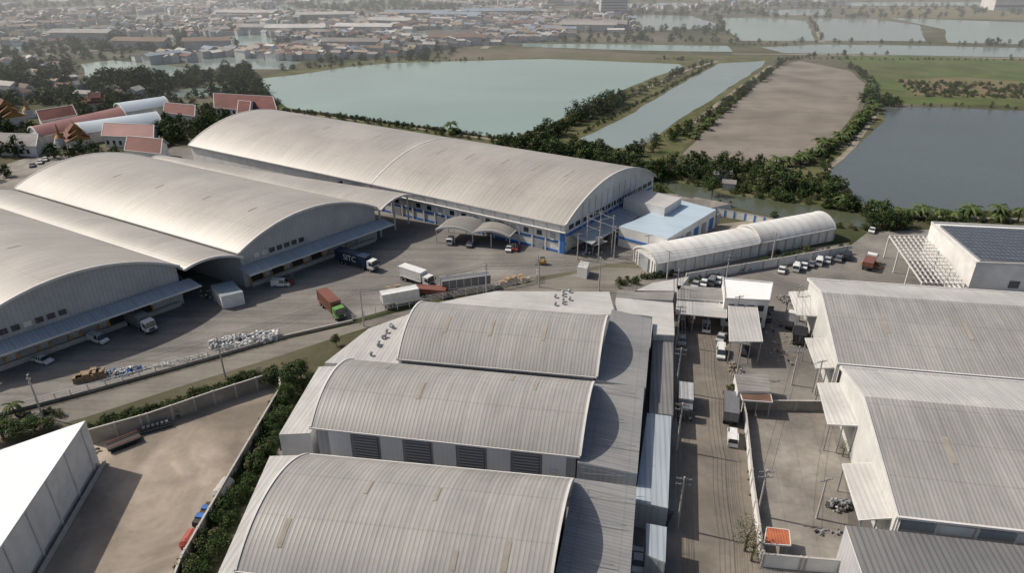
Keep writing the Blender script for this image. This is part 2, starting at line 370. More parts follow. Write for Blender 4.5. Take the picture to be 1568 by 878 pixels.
def along(mb,a,b,wall_n,items,z0,z1,w,m,off=.04,dep=.08):
    a,b=V2(a),V2(b); d=(b-a).normalized(); n=V2(wall_n).normalized()
    for s in items:
        c=a+d*s+n*(off+dep/2); mb.obox(c,(d.x,d.y),w,dep,z0,z1,m)
# --- central row
dC=Vector((.215,.977,0)); 
def centr(pxr,pxl,span,rise,patches,h=9):
    nr=G(*pxr,h); nl=G(*pxl,h); fr=nr+dC*span; fl=nl+dC*span+Vector((-1.5,.3,0)); mb=MB()
    barrel(mb,nr,nl,fl,fr,h,rise,mRoofA,mWallG,patches=patches)
    return mb,nr,nl
mb,nr,nl=centr((838,930),(360,875),22,3.9,[(.14,.12,.28,.7),(.42,.5,.62,.5),(.66,.5,.62,.5),(.87,.12,.28,.7),(.3,.1,.2,.6)]); mb.build('arched_warehouse')
mb,nr,nl=centr((888,700),(475,655),20.3,3.6,[(.62,.3,.5,.7),(.3,.68,.8,.5),(.8,.68,.8,.5),(.2,.55,.68,.5)])
d=(nl-nr).normalized(); n=Vector((-d.y,d.x,0)); n=n if n.y<0 else -n
L=(nl-nr).length
k=2.0; i=0
while k<L-2.5:
    along(mb,nr-n*.6+d*0,nl-n*.6,n,[k+1.9],3,8.4,4.1 if i%2 else 3.7,mLouv if i%2 else mRoofWh,.05,.12)
    if i%2:
        for q in range(9): along(mb,nr-n*.6,nl-n*.6,n,[k+1.9],3.2+q*.58,3.4+q*.58,4.0,mLouvL,.18,.1)
    k+=4.35; i+=1
along(mb,nr-n*.6,nl-n*.6,n,[4],5.2,5.5,1.2,mTrim,.2,.5)
mb.build('arched_warehouse')
mb,nr,nl=centr((914,578),(608,550),22.5,4.2,[(.28,.25,.45,.7),(.55,.25,.45,.7),(.78,.25,.45,.7)]); mb.build('arched_warehouse')
axC=(dC.x,dC.y); axE=(.985,-.17)
prism('side_annex',[(608,560),(497,556),(565,503),(636,478),(650,470)],6.5,mRoofW,mWallC,axis=axE)
prism('side_annex',[(475,664),(427,666),(488,562),(545,560)],6.5,mRoofW,mWallC,axis=axE)
prism('side_annex',[(350,905),(322,905),(413,699),(480,697),(365,885)],6.5,mRoofW,mWallC,axis=axE)
prism('side_annex',[(660,466),(738,450),(760,446),(933,447),(942,482),(800,485)],7,mRoofW,mWallC,axis=axC)
# right lean-tos
prism('lean_to_roof',[(912,582),(989,594),(998,488),(937,474)],0,mRoofA2,mWallG,axis=axC,hs=[8.3,7.3,7.3,8.3])
prism('lean_to_roof',[(884,708),(976,726),(987,591),(908,588)],0,mRoofA2,mWallG,axis=axC,hs=[8.3,7.3,7.3,8.3])
prism('lean_to_roof',[(836,950),(960,950),(975,746),(880,733)],0,mRoofA2,mWallG,axis=axC,hs=[8.3,7.3,7.3,8.3])
for (u,v) in ((915,600),(935,530),(895,640),(890,725),(900,760),(860,860),(885,800),(910,680)):
    p=G(u,v,8.2); mb=MB(); mb.cyl(p,p+Vector((6.5,-.6,-.1)),.035,.035,5,mSteel); mb.cyl(p+Vector((0,0,1.2)),p+Vector((6.5,-.6,0)),.03,.03,5,mSteel); mb.cyl(p,p+Vector((0,0,1.2)),.05,.05,5,mSteel); mb.build('roof_stay')
prism('side_shed',[(972,768),(1023,779),(1028,638),(991,633)],5,mRoofBl,mWallG,axis=axE)
prism('side_shed',[(994,632),(1031,636),(1031,524),(1000,515)],4.5,mRoofDk,mWallG,axis=axE)
prism('side_shed',[(989,850),(1019,862),(1021,808),(990,802)],5,mRoofBl,mWallG,axis=axE)
prism('side_shed',[(1000,512),(1033,514),(1031,464),(943,456),(941,478),(999,485)],6,mRoofW,mWallG,axis=axC)
prism('side_shed',[(943,457),(1030,460),(1033,446),(945,445)],5,mRoofG,mWallG,axis=axC)
prism('side_shed',[(970,447),(1037,447),(1055,424),(1000,433)],5,mRoofW,mWallC,axis=axC)
def vent(u,v,h,s=.62):
    mb=MB(); p=G(u,v,h); mb.cyl((0,0,0),(0,0,.6*s),.35*s,.35*s,10,mSteel)
    for a,b,z0,z1 in ((.35,.62,.6,.85),(.62,.66,.85,1.1),(.66,.4,1.1,1.35),(.4,.05,1.35,1.45)): mb.cyl((0,0,z0*s),(0,0,z1*s),a*s,b*s,12,mSteel,False)
    mb.build('turbine_vent',p)
for i in range(4):
    vent(568+i*11,545-i*14,6.5); vent(580+i*6,528-i*9,6.5)
    vent(850+(i%2)*12,468-i*6,7); vent(862+(i%2)*10,466-i*6,7)
# --- right row
def gabD(name,nl,fl,h,rise,L,roof,roof2,dirE,panels=False):
    NL=G(*nl,h); FL=G(*fl,h); e=Vector((dirE[0],dirE[1],0)).normalized(); NR=NL+e*L; FR=FL+e*L
    mb=MB()
    W=(FL-NL).length
    prof=lambda t: h+rise*(t/.62 if t<.62 else (1-(t-.62)/.38)*1.0)
    ts=[0,.2,.4,.56,.62,.68,.84,1]
    pts=[(t,prof(t)-(.12 if t==.62 else 0)) for t in ts]
    n=len(pts)-1
    for k in range(n):
        (t0,z0),(t1,z1)=pts[k],pts[k+1]
        q=[]
        for (t,zz,s) in ((t0,z0,0),(t0,z0,1),(t1,z1,1),(t1,z1,0)):
            p=NL.lerp(FL,t).lerp(NR.lerp(FR,t),s); p.z=zz; q.append(p)
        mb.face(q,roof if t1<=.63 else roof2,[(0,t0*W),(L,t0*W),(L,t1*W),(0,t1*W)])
        mb.beam(q[0]+Vector((0,0,-.1)),q[3]+Vector((0,0,-.1)),.3,.5,mTrim)
        a,b=q[0]+e*.5,q[3]+e*.5; mb.face([Vector((b.x,b.y,0)),Vector((a.x,a.y,0)),a,b],mWall)
    mb.beam(NL,NR,.35,.35,mTrim); mb.beam(FL,FR,.35,.35,mTrim)
    nn=(FL-NL).normalized(); a=NL+nn*.5; b=NR+nn*.5
    mb.face([Vector((a.x,a.y,0)),Vector((b.x,b.y,0)),b,a],mWall)
    for s in (.14,.34,.54,.74):
        for k in range(2):
            t0=.28+.07*k; t1=t0+.07
            q=[]
            for t,ss in ((t0,s),(t0,s+.8/L),(t1,s+.8/L),(t1,s)):
                p=NL.lerp(FL,t).lerp(NR.lerp(FR,t),ss); p.z=prof(t)+.06; q.append(p)
            mb.face(q,mPatch)
    if panels:
        for k in range(int(L/5)):
            along(mb,a,b,-nn,[2.8+k*5],6.6,8.2,4.4,mWallC if k%2 else mDoor,.04,.1)
            along(mb,a,b,-nn,[.4+k*5],0,8.4,.35,mTrim,.04,.25)
    EXCL.append([(p.x,p.y) for p in (NL,NR,FR,FL)])
    mb.build(name)
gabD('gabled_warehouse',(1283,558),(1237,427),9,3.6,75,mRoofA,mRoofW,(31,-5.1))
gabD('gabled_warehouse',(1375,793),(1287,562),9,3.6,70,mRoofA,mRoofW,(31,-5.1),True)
p=G(1295,805,7.5)
q=[p,p+Vector((60,-9.9,0)),p+Vector((54,-45,0)),p+Vector((-6,-34,0))]
prism('grey_shed',[(k.x,k.y) for k in q],7.5,mRoofDk,mWallG,True,axis=(.987,-.162))
for q in ([(1220,482),(1255,484),(1238,445),(1208,447)],[(1250,564),(1283,563),(1268,519),(1233,518)],[(1268,650),(1315,652),(1299,587),(1252,587)],[(1316,797),(1372,793),(1346,709),(1290,711)]):
    canopy('side_awning',q,0,mRoofW,hs=[5.6,6.6,6.6,5.6],axis=axE,posts=3)
for q in ([(1258,518),(1268,518),(1250,473),(1242,473)],[(1318,702),(1338,704),(1318,636),(1299,636)]):
    mb=MB(); P=[G(k[0],k[1],3.2) for k in q]; mb.face(P,mRust); 
    for i in range(4): mb.beam(P[i],P[(i+1)%4],.2,.5,mBlue); mb.beam((P[i].x,P[i].y,0),P[i],.2,.2,mBlue)
    mb.build('loading_platform')
# --- left complex
def bigwall(mb,nr,fr,out,h0,door_every=6,aw=4.2,hA=6.2,doors=True):
    nr,fr=V2(nr),V2(fr); d=(fr-nr).normalized(); L=(fr-nr).length; o=V2(out).normalized()
    if aw:
        a,b=nr-d*1+o*.0,fr+d*1.5; c,e=b+o*aw,a+o*aw
        q=[Vector((e.x,e.y,hA-1)),Vector((c.x,c.y,hA-1)),Vector((b.x,b.y,hA)),Vector((a.x,a.y,hA))]
        mb.face(q,mRoofBl,axis=(d.x,d.y)); mb.face([p-Vector((0,0,.15)) for p in q[::-1]],mRoofBl)
        mb.beam(q[0]-Vector((0,0,.1)),q[1]-Vector((0,0,.1)),.2,.35,mTrim)
        k=1
        while k<L:
            p=nr+d*k; mb.beam(p+Vector((0,0,hA+2)),p+o*(aw*.8)+Vector((0,0,hA-.9)),.06,.06,mSteel); k+=6
    if doors:
        k=4
        while k<L-4:
            c=nr+d*k-o*.55
            mb.obox(c+o*.1,(d.x,d.y),3.2,.14,1.1,4.2,mDark if R()<.6 else mDoor)
            for s in (-1.9,1.9): mb.obox(c+o*.15+d*s,(d.x,d.y),.4,.5,.5,2.2,mYel)
            k+=door_every
        mb.obox(nr+d*(L/2)-o*.1,(d.x,d.y),L-4,1.0,0,1.1,mConc)
    k=5
    while k<L*.42 and doors:
        c=nr+d*k-o*.5; k+=2.2
        mb.obox(c,(d.x,d.y),1.5,.12,7.2,8.4,mGlass if R()<.8 else mTrim)
nB2r=G(365,388,10); fB2r=G(578,318,10); nB2l=G(22,288,10); off=nB2l-nB2r
axB=(off.normalized().x,off.normalized().y); outB=Vector((-off.x,-off.y,0)).normalized()
mb=MB(); fB2l=fB2r+off*1.0
barrel(mb,nB2r,nB2l,fB2l,fB2r,10,6,mRoofB,mWallG,nseg=48,patches=[(.12,.3,.36,.5),(.3,.3,.36,.5),(.5,.3,.36,.5),(.7,.3,.36,.5)]); bigwall(mb,nB2r,fB2r,outB,10); mb.build('arched_warehouse')
fB3r=G(275,407,10); dB=(fB2r-nB2r); nB3r=fB3r-dB
mb=MB(); barrel(mb,nB3r,nB3r+off,fB3r+off,fB3r,10,6,mRoofB,mWallG,nseg=48,patches=[(.25,.5,.56,.5),(.45,.5,.56,.5)]); bigwall(mb,nB3r,fB3r,outB,10); mb.build('arched_warehouse')
nB1r=G(866,345,9); fB1r=G(1005,270,9); nB1l=G(288,222,9); dB1=fB1r-nB1r; offB1=nB1l-nB1r
mb=MB(); barrel(mb,nB1r,nB1l,nB1l+dB1,fB1r,9,8.3,mRoofB,mWallC,nseg=56,seams=(.43,),patches=[(.07,.33,.42,.6),(.14,.33,.42,.6),(.21,.33,.42,.6),(.29,.33,.42,.6),(.36,.33,.42,.6),(.55,.4,.46,.5),(.7,.4,.46,.5)])
dd=offB1.normalized(); nn=Vector((dd.y,-dd.x,0)); nn=nn if nn.y<0 else -nn; wa=V2(nB1r)-nn*.6
Lw=75
mb.obox(wa+dd*Lw/2+nn*.06,(dd.x,dd.y),Lw,.12,2.9,3.5,mBlue); mb.obox(wa+dd*Lw/2+nn*.06,(dd.x,dd.y),Lw,.12,0,.7,mBlue)
mb.obox(wa+dd*Lw/2+nn*.5,(dd.x,dd.y),Lw,1.0,6.6,6.75,mTrim)
for i in range(17):
    s=2+i*4.4
    mb.obox(wa+dd*s+nn*.15,(dd.x,dd.y),.45,.3,0,8.7,mTrim)
    mb.obox(wa+dd*(s+2.2)+nn*.09,(dd.x,dd.y),1.6,.14,4.2,5.6,mGlass if i%3 else mLouvL)
    if i%4==1: mb.obox(wa+dd*(s+2.2)+nn*.10,(dd.x,dd.y),2.8,.2,.02,2.85,mDoor)
    if i%3==0: mb.obox(wa+dd*(s+2.2)+nn*.10,(dd.x,dd.y),1.2,.7,3.6,4.15,mTrim)
mb.obox(wa+dd*1+nn*.2,(dd.x,dd.y),1.4,.3,0,6.0,mBlue)
ge=dB1.normalized(); og=-dd; Lg=dB1.length
mb.obox(V2(nB1r)+ge*Lg/2-og*.5,(ge.x,ge.y),Lg-3,.16,5.0,5.7,mBlue)
for i in range(15): mb.obox(V2(nB1r)+ge*(4+i*3.5)-og*.5,(ge.x,ge.y),2.4,.14,6.6,7.9,mGlass)
for i in range(10): mb.obox(V2(nB1r)+ge*(10+i*3.6)-og*.5,(ge.x,ge.y),.3,.3,0,13,mTrim)
mb.build('arched_warehouse')
# connectors
mb=MB(); a=V2(fB3r)+outB*1.5; b=V2(nB2r)+outB*1.5
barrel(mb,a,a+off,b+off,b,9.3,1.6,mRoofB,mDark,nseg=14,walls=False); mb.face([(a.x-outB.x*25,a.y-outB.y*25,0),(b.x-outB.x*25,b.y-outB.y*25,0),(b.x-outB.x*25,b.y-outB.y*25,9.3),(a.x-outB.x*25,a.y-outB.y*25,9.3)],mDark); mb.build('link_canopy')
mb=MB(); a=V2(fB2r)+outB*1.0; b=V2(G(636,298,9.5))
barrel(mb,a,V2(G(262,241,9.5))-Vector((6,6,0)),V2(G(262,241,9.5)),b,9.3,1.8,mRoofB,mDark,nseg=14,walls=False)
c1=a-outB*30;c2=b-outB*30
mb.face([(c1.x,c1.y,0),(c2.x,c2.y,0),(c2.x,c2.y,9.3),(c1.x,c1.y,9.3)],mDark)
for k in (.1,.5,.9): p=a.lerp(b,k)-outB*2; mb.beam((p.x,p.y,0),(p.x,p.y,9.4),.5,.5,mTrim)
mb.build('link_canopy')
prism('site_office',[(338,455),(372,447),(356,430),(322,437)],3.4,mRoofBl,mWallC,axis=axB)
# carport
mb=MB(); a0,a1=G(668,372),G(780,383); nv=Vector((.35,.93,0)).normalized()
for i in range(2):
    p=a0.lerp(a1,i*.5); q=a0.lerp(a1,(i+1)*.5); w=nv*9
    barrel(mb,p+w,p,q,q+w,4.2,1.3,mRoofG,mDark,nseg=12,walls=False,lip=.2)
for i in range(5):
    for k in (0.3,8.6):
        p=a0.lerp(a1,i/4)+nv*k; mb.beam((p.x,p.y,0),(p.x,p.y,4.3),.2,.2,mTrim)
mb.build('arched_carport')
# fabric tunnel
mb=MB(); nl=G(1003,425); nr=G(1276,369); dt=(nr-nl).normalized(); pt=Vector((-dt.y,dt.x,0))*11
mid=nl.lerp(nr,.55)
barrel(mb,mid,nl,nl+pt,mid+pt,4.0,2.3,mFab,mFab,nseg=24,over=.1,lip=.3)
barrel(mb,nr,mid+dt*.4,mid+dt*.4+pt,nr+pt,4.0,3.1,mFab,mFab,nseg=24,over=.1,lip=.3)
mb.obox(nl-dt*.05+pt*.5,(pt.x,pt.y),4,.2,0,4,mDoor)
for k in range(9): mb.obox(nl-dt*.02+pt*(.06+.11*k),(pt.x,pt.y),.12,.12,0,4,mSteel)
for k in range(21): mb.obox(nl.lerp(nr,k/20)+Vector((dt.y,-dt.x,0))*.06,(dt.x,dt.y),.14,.12,0,3.9,mLouvL)
mb.build('fabric_storage_tunnel')
mb=MB(); prism('x',[(948,347),(1022,366),(1097,321),(1040,306)],6,mRoofLB,mWallC,axis=(.5,.86),mb=mb)
a,b=G(1022,366,6),G(1097,321,6); d=(b-a).normalized(); n=Vector((d.y,-d.x,0))
for i in range(7): mb.obox(V2(a)+d*(3+i*5)+n*.1,(d.x,d.y),2.6,.2,.3,4,mBlue if i%2 else mDoor)
a2=G(948,347,6); d2=(V2(a)-V2(a2)).normalized(); n2=Vector((d2.y,-d2.x,0))
mb.obox((V2(a)+V2(a2))/2+n2*.1,(d2.x,d2.y),18,.2,2.5,3.1,mBlue)
mb.build('blue_roof_workshop')
prism('white_annex',[(955,303),(1018,319),(1044,303),(985,290)],8.5,mRoofW,mWallC,axis=(.5,.86))
prism('white_annex',[(1040,308),(1090,318),(1120,312),(1066,302)],3.0,mPale,mWallC)
mb=MB(); bigwall(mb,V2(nB1r)+ge*3,V2(nB1r)+ge*30,og,9,aw=7,hA=5.2,doors=False); 
for i in range(6): p=V2(nB1r)+ge*(4+i*5)+og*6.5; mb.beam((p.x,p.y,0),(p.x,p.y,4.2),.2,.2,mSteel)
mb.build('lean_to_canopy')
prism('guard_house',[(884,409),(899,412),(903,402),(889,399)],3,mRoofW,mWallC)
# transformer structure
mb=MB(); c=G(932,392); d=Vector((.8,.6,0)).normalized(); e=Vector((-.6,.8,0))
for i in range(2):
    for k in range(2):
        p=c+d*(i*5-4)+e*(k*5); mb.cyl(p,p+Vector((0,0,12)),.17,.11,8,mConc)
    for z in (8.5,11): mb.beam(c+d*(i*5-4)+Vector((0,0,z))-e*.6,c+d*(i*5-4)+e*5.6+Vector((0,0,z)),.1,.12,mSteel)
for k in range(2):
    for z in (7,11.6): mb.beam(c+d*-4.6+e*k*5+Vector((0,0,z)),c+d*1.6+e*k*5+Vector((0,0,z)),.1,.12,mSteel)
mb.obox(c-d*1.5+e*2.5,(d.x,d.y),1.6,1.3,3.6,5.2,mSteel)
mb.beam(c-d*4+e*2.5+Vector((0,0,3.5)),c+d*1+e*2.5+Vector((0,0,3.5)),1.4,.2,mConc)
mb.build('transformer_structure')
# solar building
mb=MB(); prism('x',[(1495,404),(1720,412),(1650,353),(1426,342)],11,mRoofWh,mWallC,parapet=.5,mb=mb)
P=[G(*k,11.6) for k in ((1502,398),(1700,406),(1632,354),(1440,345))]; mb.face(P,mSolar,axis=axE)
for i in range(4): mb.beam(P[i]-Vector((0,0,.3)),P[(i+1)%4]-Vector((0,0,.3)),.1,.5,mSteel)
a=V2(G(1495,404,11)); d=V2(G(1720,412,11))-a; d.normalize()
for s in (10,15,26): mb.obox(a+d*s+Vector((d.y,-d.x,0))*.05,(d.x,d.y),2.4,.1,5,6.8,mGlass)
mb.obox(a+d*20+Vector((d.y,-d.x,0))*.06,(d.x,d.y),40,.1,2.5,2.7,mLouvL)
mb.build('solar_roof_factory')
mb=MB(); Q=[G(*k,6.5) for k in ((1412,434),(1478,437),(1420,362),(1362,362))]
for i in range(9): mb.beam(Q[0].lerp(Q[1],i/8),Q[3].lerp(Q[2],i/8),.22,.3,mTrim)
for i in range(15): mb.beam(Q[0].lerp(Q[3],i/14)+Vector((0,0,.25)),Q[1].lerp(Q[2],i/14)+Vector((0,0,.25)),.16,.16,mTrim)
for i in range(4):
    for s in (0,1): p=Q[0].lerp(Q[3],i/3).lerp(Q[1].lerp(Q[2],i/3),s); mb.beam((p.x,p.y,0),p,.3,.3,mTrim)
mb.build('steel_pergola')
prism('low_annex',[(1490,470),(1700,480),(1700,445),(1470,437)],4,mRoofW,mWallC)
# right compound sheds
mb=MB(); prism('x',[(1110,458),(1178,461),(1183,434),(1107,427)],7,mRoofWh,mWallC,axis=axC,parapet=.3,mb=mb,hs=None)
a,b=V2(G(1110,458,7)),V2(G(1178,461,7)); d=(b-a).normalized(); n=Vector((d.y,-d.x,0))
for i in range(5):
    for z in (1.2,4.3): mb.obox(a+d*(1.6+i*2.2)+n*.05,(d.x,d.y),1.3,.1,z,z+1.4,mGlass)
mb.build('office_building')
canopy('carport',[(1117,523),(1168,523),(1156,448),(1115,448)],5.5,mRoofW,axis=axE,posts=4)
canopy('carport',[(1037,457),(1113,462),(1112,443),(1037,437)],5,mRoofG,axis=axC,posts=4)
canopy('carport',[(1035,480),(1113,487),(1113,466),(1037,460)],4.5,mRoofW,axis=axC,posts=4)
prism('small_shed',[(1130,600),(1180,600),(1176,574),(1125,573)],4,mRoofG,mWallC,axis=axC)
canopy('rusty_canopy',[(1137,613),(1183,616),(1180,604),(1133,600)],3.5,mRust,axis=axC,posts=3)
canopy('tiled_canopy',[(1170,833),(1211,836),(1208,812),(1174,808)],2.6,mOrange,axis=axE,posts=2)
# bottom-left white building
mb=MB(); prism('x',[(-69.5,89.8),(-97,67.5),(-95,35),(-62,37)],9,mRoofWh,mWallC,True,axis=(0,1),mb=mb)
a,b=Vector((-69.5,89.8,0)),Vector((-62,37,0)); d=(b-a).normalized(); n=Vector((-d.y,d.x,0)); n=n if n.x>0 else -n
mb.obox(a+d*20+n*.06,(d.x,d.y),38,.12,0,1.0,mConc)
for i in range(8): mb.obox(a+d*(2+i*6)+n*.1,(d.x,d.y),.4,.2,0,8.6,mTrim)
mb.obox(a+d*30+n*.08,(d.x,d.y),5,.16,.1,5,mDark)
mb.obox(a+d*25+n*.9,(d.x,d.y),50,.25,.0,.8,mConc)
mb.build('white_roof_warehouse')
# temple area
gable('temple_hall',[(328,165),(425,172),(415,152),(330,148)],7,4.5,mRed,mWallC)
gable('temple_hall',[(362,180),(380,182),(392,156),(372,154)],8,4,mRed,mWallC)
gable('temple_hall',[(155,208),(235,211),(242,196),(168,192)],5,3.5,mPink,mWallC)
gable('temple_hall',[(190,230),(246,236),(258,220),(207,216)],5,4,mRed,mWallC)
gable('temple_hall',[(-30,222),(55,224),(68,209),(-10,206)],4.5,3,mRoofG,mWallC)
gable('temple_hall',[(250,172),(298,178),(304,166),(258,163)],5,3.5,mRed,mWallC)
gable('temple_hall',[(62,186),(118,176),(110,168),(55,176)],6,3.5,mRed,mWallC)
for (n1,n2,f1,f2,m) in (((60,210),(195,180),(42,200),(180,168),mPink),((128,204),(248,186),(112,194),(235,176),mWB),((190,172),(260,160),(174,163),(246,153),mWB)):
    mb=MB(); barrel(mb,G(*n2,5),G(*n1,5),G(*f1,5),G(*f2,5),5,3.0,m,mWallC,nseg=16); mb.build('temple_market_hall')
def temple(u,v,sc,ang):
    mb=MB()
    for (lx,ly,z,hh) in ((11,7,5,3.2),(8,5.6,7.2,3.6),(5,4.2,9.6,4.2)):
        lx*=sc;ly*=sc;z*=sc;hh*=sc
        for s in (1,-1):
            q=[(-lx,s*ly,z),(lx,s*ly,z),(lx,0,z+hh),(-lx,0,z+hh)]; mb.face(q,mRed)
            mb.beam(q[1],q[2],.35*sc,.35*sc,mGold); mb.beam(q[0],q[3],.35*sc,.35*sc,mGold); mb.beam(q[0],q[1],.2,.2,mGold)
        for s in (-1,1):
            x=s*(lx-.8*sc); mb.face([(x,-ly*.9,z),(x,ly*.9,z),(x,0,z+hh*.95)],mGold)
            mb.cyl((s*lx,0,z+hh),(s*(lx+.6*sc),0,z+hh+2*sc),.2*sc,.03,5,mGold)
    mb.box(-9*sc,9*sc,-5.5*sc,5.5*sc,0,5.1*sc,mWallC); mb.box(-11*sc,11*sc,-7*sc,7*sc,0,1,mConc)
    for i in range(6):
        for s in (-1,1): mb.cyl(((-9+i*3.6)*sc,s*6.4*sc,0),((-9+i*3.6)*sc,s*6.4*sc,5.2*sc),.35*sc,.35*sc,8,mTrim)
    mb.build('thai_temple',G(u,v),ang); EXCL.append([(G(u,v).x+a*9,G(u,v).y+b*9) for a,b in ((-1,-1),(1,-1),(1,1),(-1,1))])
temple(120,222,.7,-.9); temple(14,190,.9,-.7); temple(150,165,.6,.3)
def chedi(u,v,s):
    mb=MB(); z=0
    for r0,r1,h in ((4,4,1),(3.4,3.2,1.2),(2.8,2.8,.8),(2.6,2.3,1.5),(2.3,1.0,1.6),(.9,.9,.6),(.7,.1,5)): mb.cyl((0,0,z*s),(0,0,(z+h)*s),r0*s,r1*s,14,mGold if z>4 else mTrim); z+=h
    mb.build('chedi',G(u,v))
chedi(95,225,.9); chedi(45,180,.9)
# ---------------------------------------------------------------- town
roofs=[mat('house_roof_%d'%i,c,tuple(k*.8 for k in c),.3,.8,.2,stain=.2) for i,c in enumerate([(.34,.33,.31),(.26,.245,.23),(.21,.155,.12),(.44,.43,.41),(.19,.11,.085),(.16,.15,.14),(.25,.31,.37),(.30,.24,.19),(.54,.54,.52),(.35,.29,.23)])]
def house(mb,x,y,a,lx,ly,h,rise,roof,wall):
    d=Vector((math.cos(a),math.sin(a),0)); e=Vector((-d.y,d.x,0)); c=Vector((x,y,0))
    g=lambda i,j,z:c+d*(i*lx/2)+e*(j*ly/2)+Vector((0,0,z))
    A,B,C,D=g(-1,-1,h),g(1,-1,h),g(1,1,h),g(-1,1,h); r0,r1=g(-1,0,h+rise),g(1,0,h+rise)
    mb.face([A,B,r1,r0],roof); mb.face([C,D,r0,r1],roof)
    k=.9
    a_,b_,c_,d_=g(-k,-k,0),g(k,-k,0),g(k,k,0),g(-k,k,0); z=Vector((0,0,h))
    for p,q in ((a_,b_),(b_,c_),(c_,d_),(d_,a_)): mb.face([p,q,q+z,p+z],wall)
    for s in (-k,k): mb.face([g(s,-k,h),g(s,k,h),g(s,0,h+rise*.95)],wall)
def sample(px):
    P=[G(u,v) for u,v in px]; xs=[p.x for p in P]; ys=[p.y for p in P]; PP=[(p.x,p.y) for p in P]
    while 1:
        x=U(min(xs),max(xs)); y=U(min(ys),max(ys))
        if inpoly(x,y,PP): return x,y
def clump(x,y): return math.sin(x*.013+1.3)+math.sin(y*.011+x*.004)+.7*math.sin(x*.031-y*.023)
T=[([(300,78),(480,62),(620,84),(700,72),(860,62),(880,30),(820,5),(500,0),(250,8)],2400,.78,-.7),
   ([(440,92),(480,62),(620,84),(560,92)],80,.7,-9),
   ([(-80,105),(120,92),(300,78),(300,8),(-80,8)],800,.78,0),
   ([(-150,8),(1700,8),(1900,-25),(-300,-25)],1900,1.2,-.3),
   ([(180,92),(380,80),(480,72),(500,92),(380,90),(190,100)],100,.85,-9),
   ([(870,20),(965,20),(985,50),(870,62)],50,1.0,-9),([(0,135),(120,130),(240,150),(100,160),(0,150)],14,.7,-9),([(0,130),(0,105),(130,100),(120,130)],20,.7,-9),([(1000,18),(1100,20),(1100,8),(960,10)],30,1.0,-9)]
mb=MB()
for px,n,s,thr in T:
    for i in range(n):
        x,y=sample(px)
        if clump(x,y)<thr or not free(x,y): continue
        base=.5*math.sin(x*.006+1)+.6*math.cos(y*.004)
        big=R()<.05
        lx=U(8,18)*s*(2.4 if big else 1); ly=U(6,11)*s*(1.7 if big else 1)
        house(mb,x,y,base+(math.pi/2 if R()<.4 else 0),lx,ly,U(2.8,5.5)*(1.2 if big else 1),U(.9,2),random.choice(roofs),mWallG if R()<.7 else mWallC)
mb.build('distant_town_houses')
mb=MB()
for (u,v,lx,ly,m) in ((640,27,80,24,6),(700,30,60,22,6),(760,24,90,26,6),(600,40,50,20,3),(455,52,60,18,8),(420,51,70,20,0),(690,62,45,22,5),(540,75,50,14,1),(700,68,50,14,2),(910,44,70,30,1),(900,47,60,20,0),(500,30,70,22,3),(220,74,50,16,2),(320,74,40,14,2),(560,50,60,20,8),(380,27,80,24,3),(130,60,60,20,0)):
    p=G(u,v); house(mb,p.x,p.y,U(-.2,.2),lx,ly,7,2.5,roofs[m],mWallG)
mb.build('distant_factory_sheds')
def block(u,v,w,d,h):
    mb=MB(); mb.box(-w/2,w/2,-d/2,d/2,0,h,mWallG,mRoofG)
    n=int(h/3.4)
    for k in range(n): mb.box(-w/2-.1,w/2+.1,-d/2-.1,-d/2-.02,k*3.4+1,k*3.4+2.6,mGlass)
    mb.box(-w/5,w/5,-d/5,d/5,h,h+3,mWallC); mb.build('apartment_block',G(u,v),U(-.1,.1))
block(938,22,34,18,22); block(850,8,25,15,16)
mb=MB(); mb.box(-35,35,-16,16,0,14,mWallC); mb.box(-36,36,-17,17,14.01,14.6,mTrim); mb.box(-34,34,-16.2,-16.02,4,7,mGlass); mb.build('white_factory',G(1548,14))
# ---------------------------------------------------------------- walls, fences
def wall_line(name,px,h,t,m,post=0,cap=True):
    mb=MB(); P=[G(u,v) for u,v in px]
    for a,b in zip(P,P[1:]):
        d=(b-a); L=d.length; d.normalize(); mb.obox((a+b)/2,(d.x,d.y),L,t,0,h,m)
        if cap: mb.obox((a+b)/2,(d.x,d.y),L+.02,t+.1,h+.002,h+.1,mConc)
        if post:
            for k in range(int(L/post)+1): mb.obox(a+d*(k*post),(d.x,d.y),.3,t+.2,0,h+.16,mConc)
    return mb.build(name)
mCW=mat('concrete_wall',(.38,.355,.31),(.26,.24,.215),.3,.9,.2,stain=.35)
wall_line('concrete_wall',[(142,680),(230,655),(330,620),(428,588)],3,.2,mCW,4)
wall_line('concrete_wall',[(430,588),(432,610),(372,715),(285,870),(250,960)],2.6,.2,mCW,4)
wall_line('white_wall',[(1132,612),(1140,650),(1150,750),(1166,868)],2.2,.2,mWallC,5)
wall_line('white_wall',[(1166,868),(1230,874),(1305,880)],2.4,.2,mWallC,5)
wall_line('white_wall',[(1135,628),(1262,630)],2.2,.2,mCW,5)
wall_line('white_wall',[(1050,432),(1190,408),(1300,388)],2.4,.2,mWallC,6)
wall_line('blue_white_fence',[(1095,330),(1140,338),(1210,352)],2.4,.15,mWallC,0)
mb=MB(); P=[G(1095,330),G(1140,338),G(1210,352)]
for a,b in zip(P,P[1:]):
    d=(b-a).normalized()
    for k in range(int((b-a).length/3)): mb.obox(a+d*(k*3)+Vector((d.y,-d.x,0))*.13,(d.x,d.y),.5,.1,.1,2.5,mBlue)
mb.build('blue_fence_panels')
wall_line('kerb_wall',[(-60,652),(0,637),(110,609),(320,551),(430,519),(540,494)],.6,.25,mCW,0)
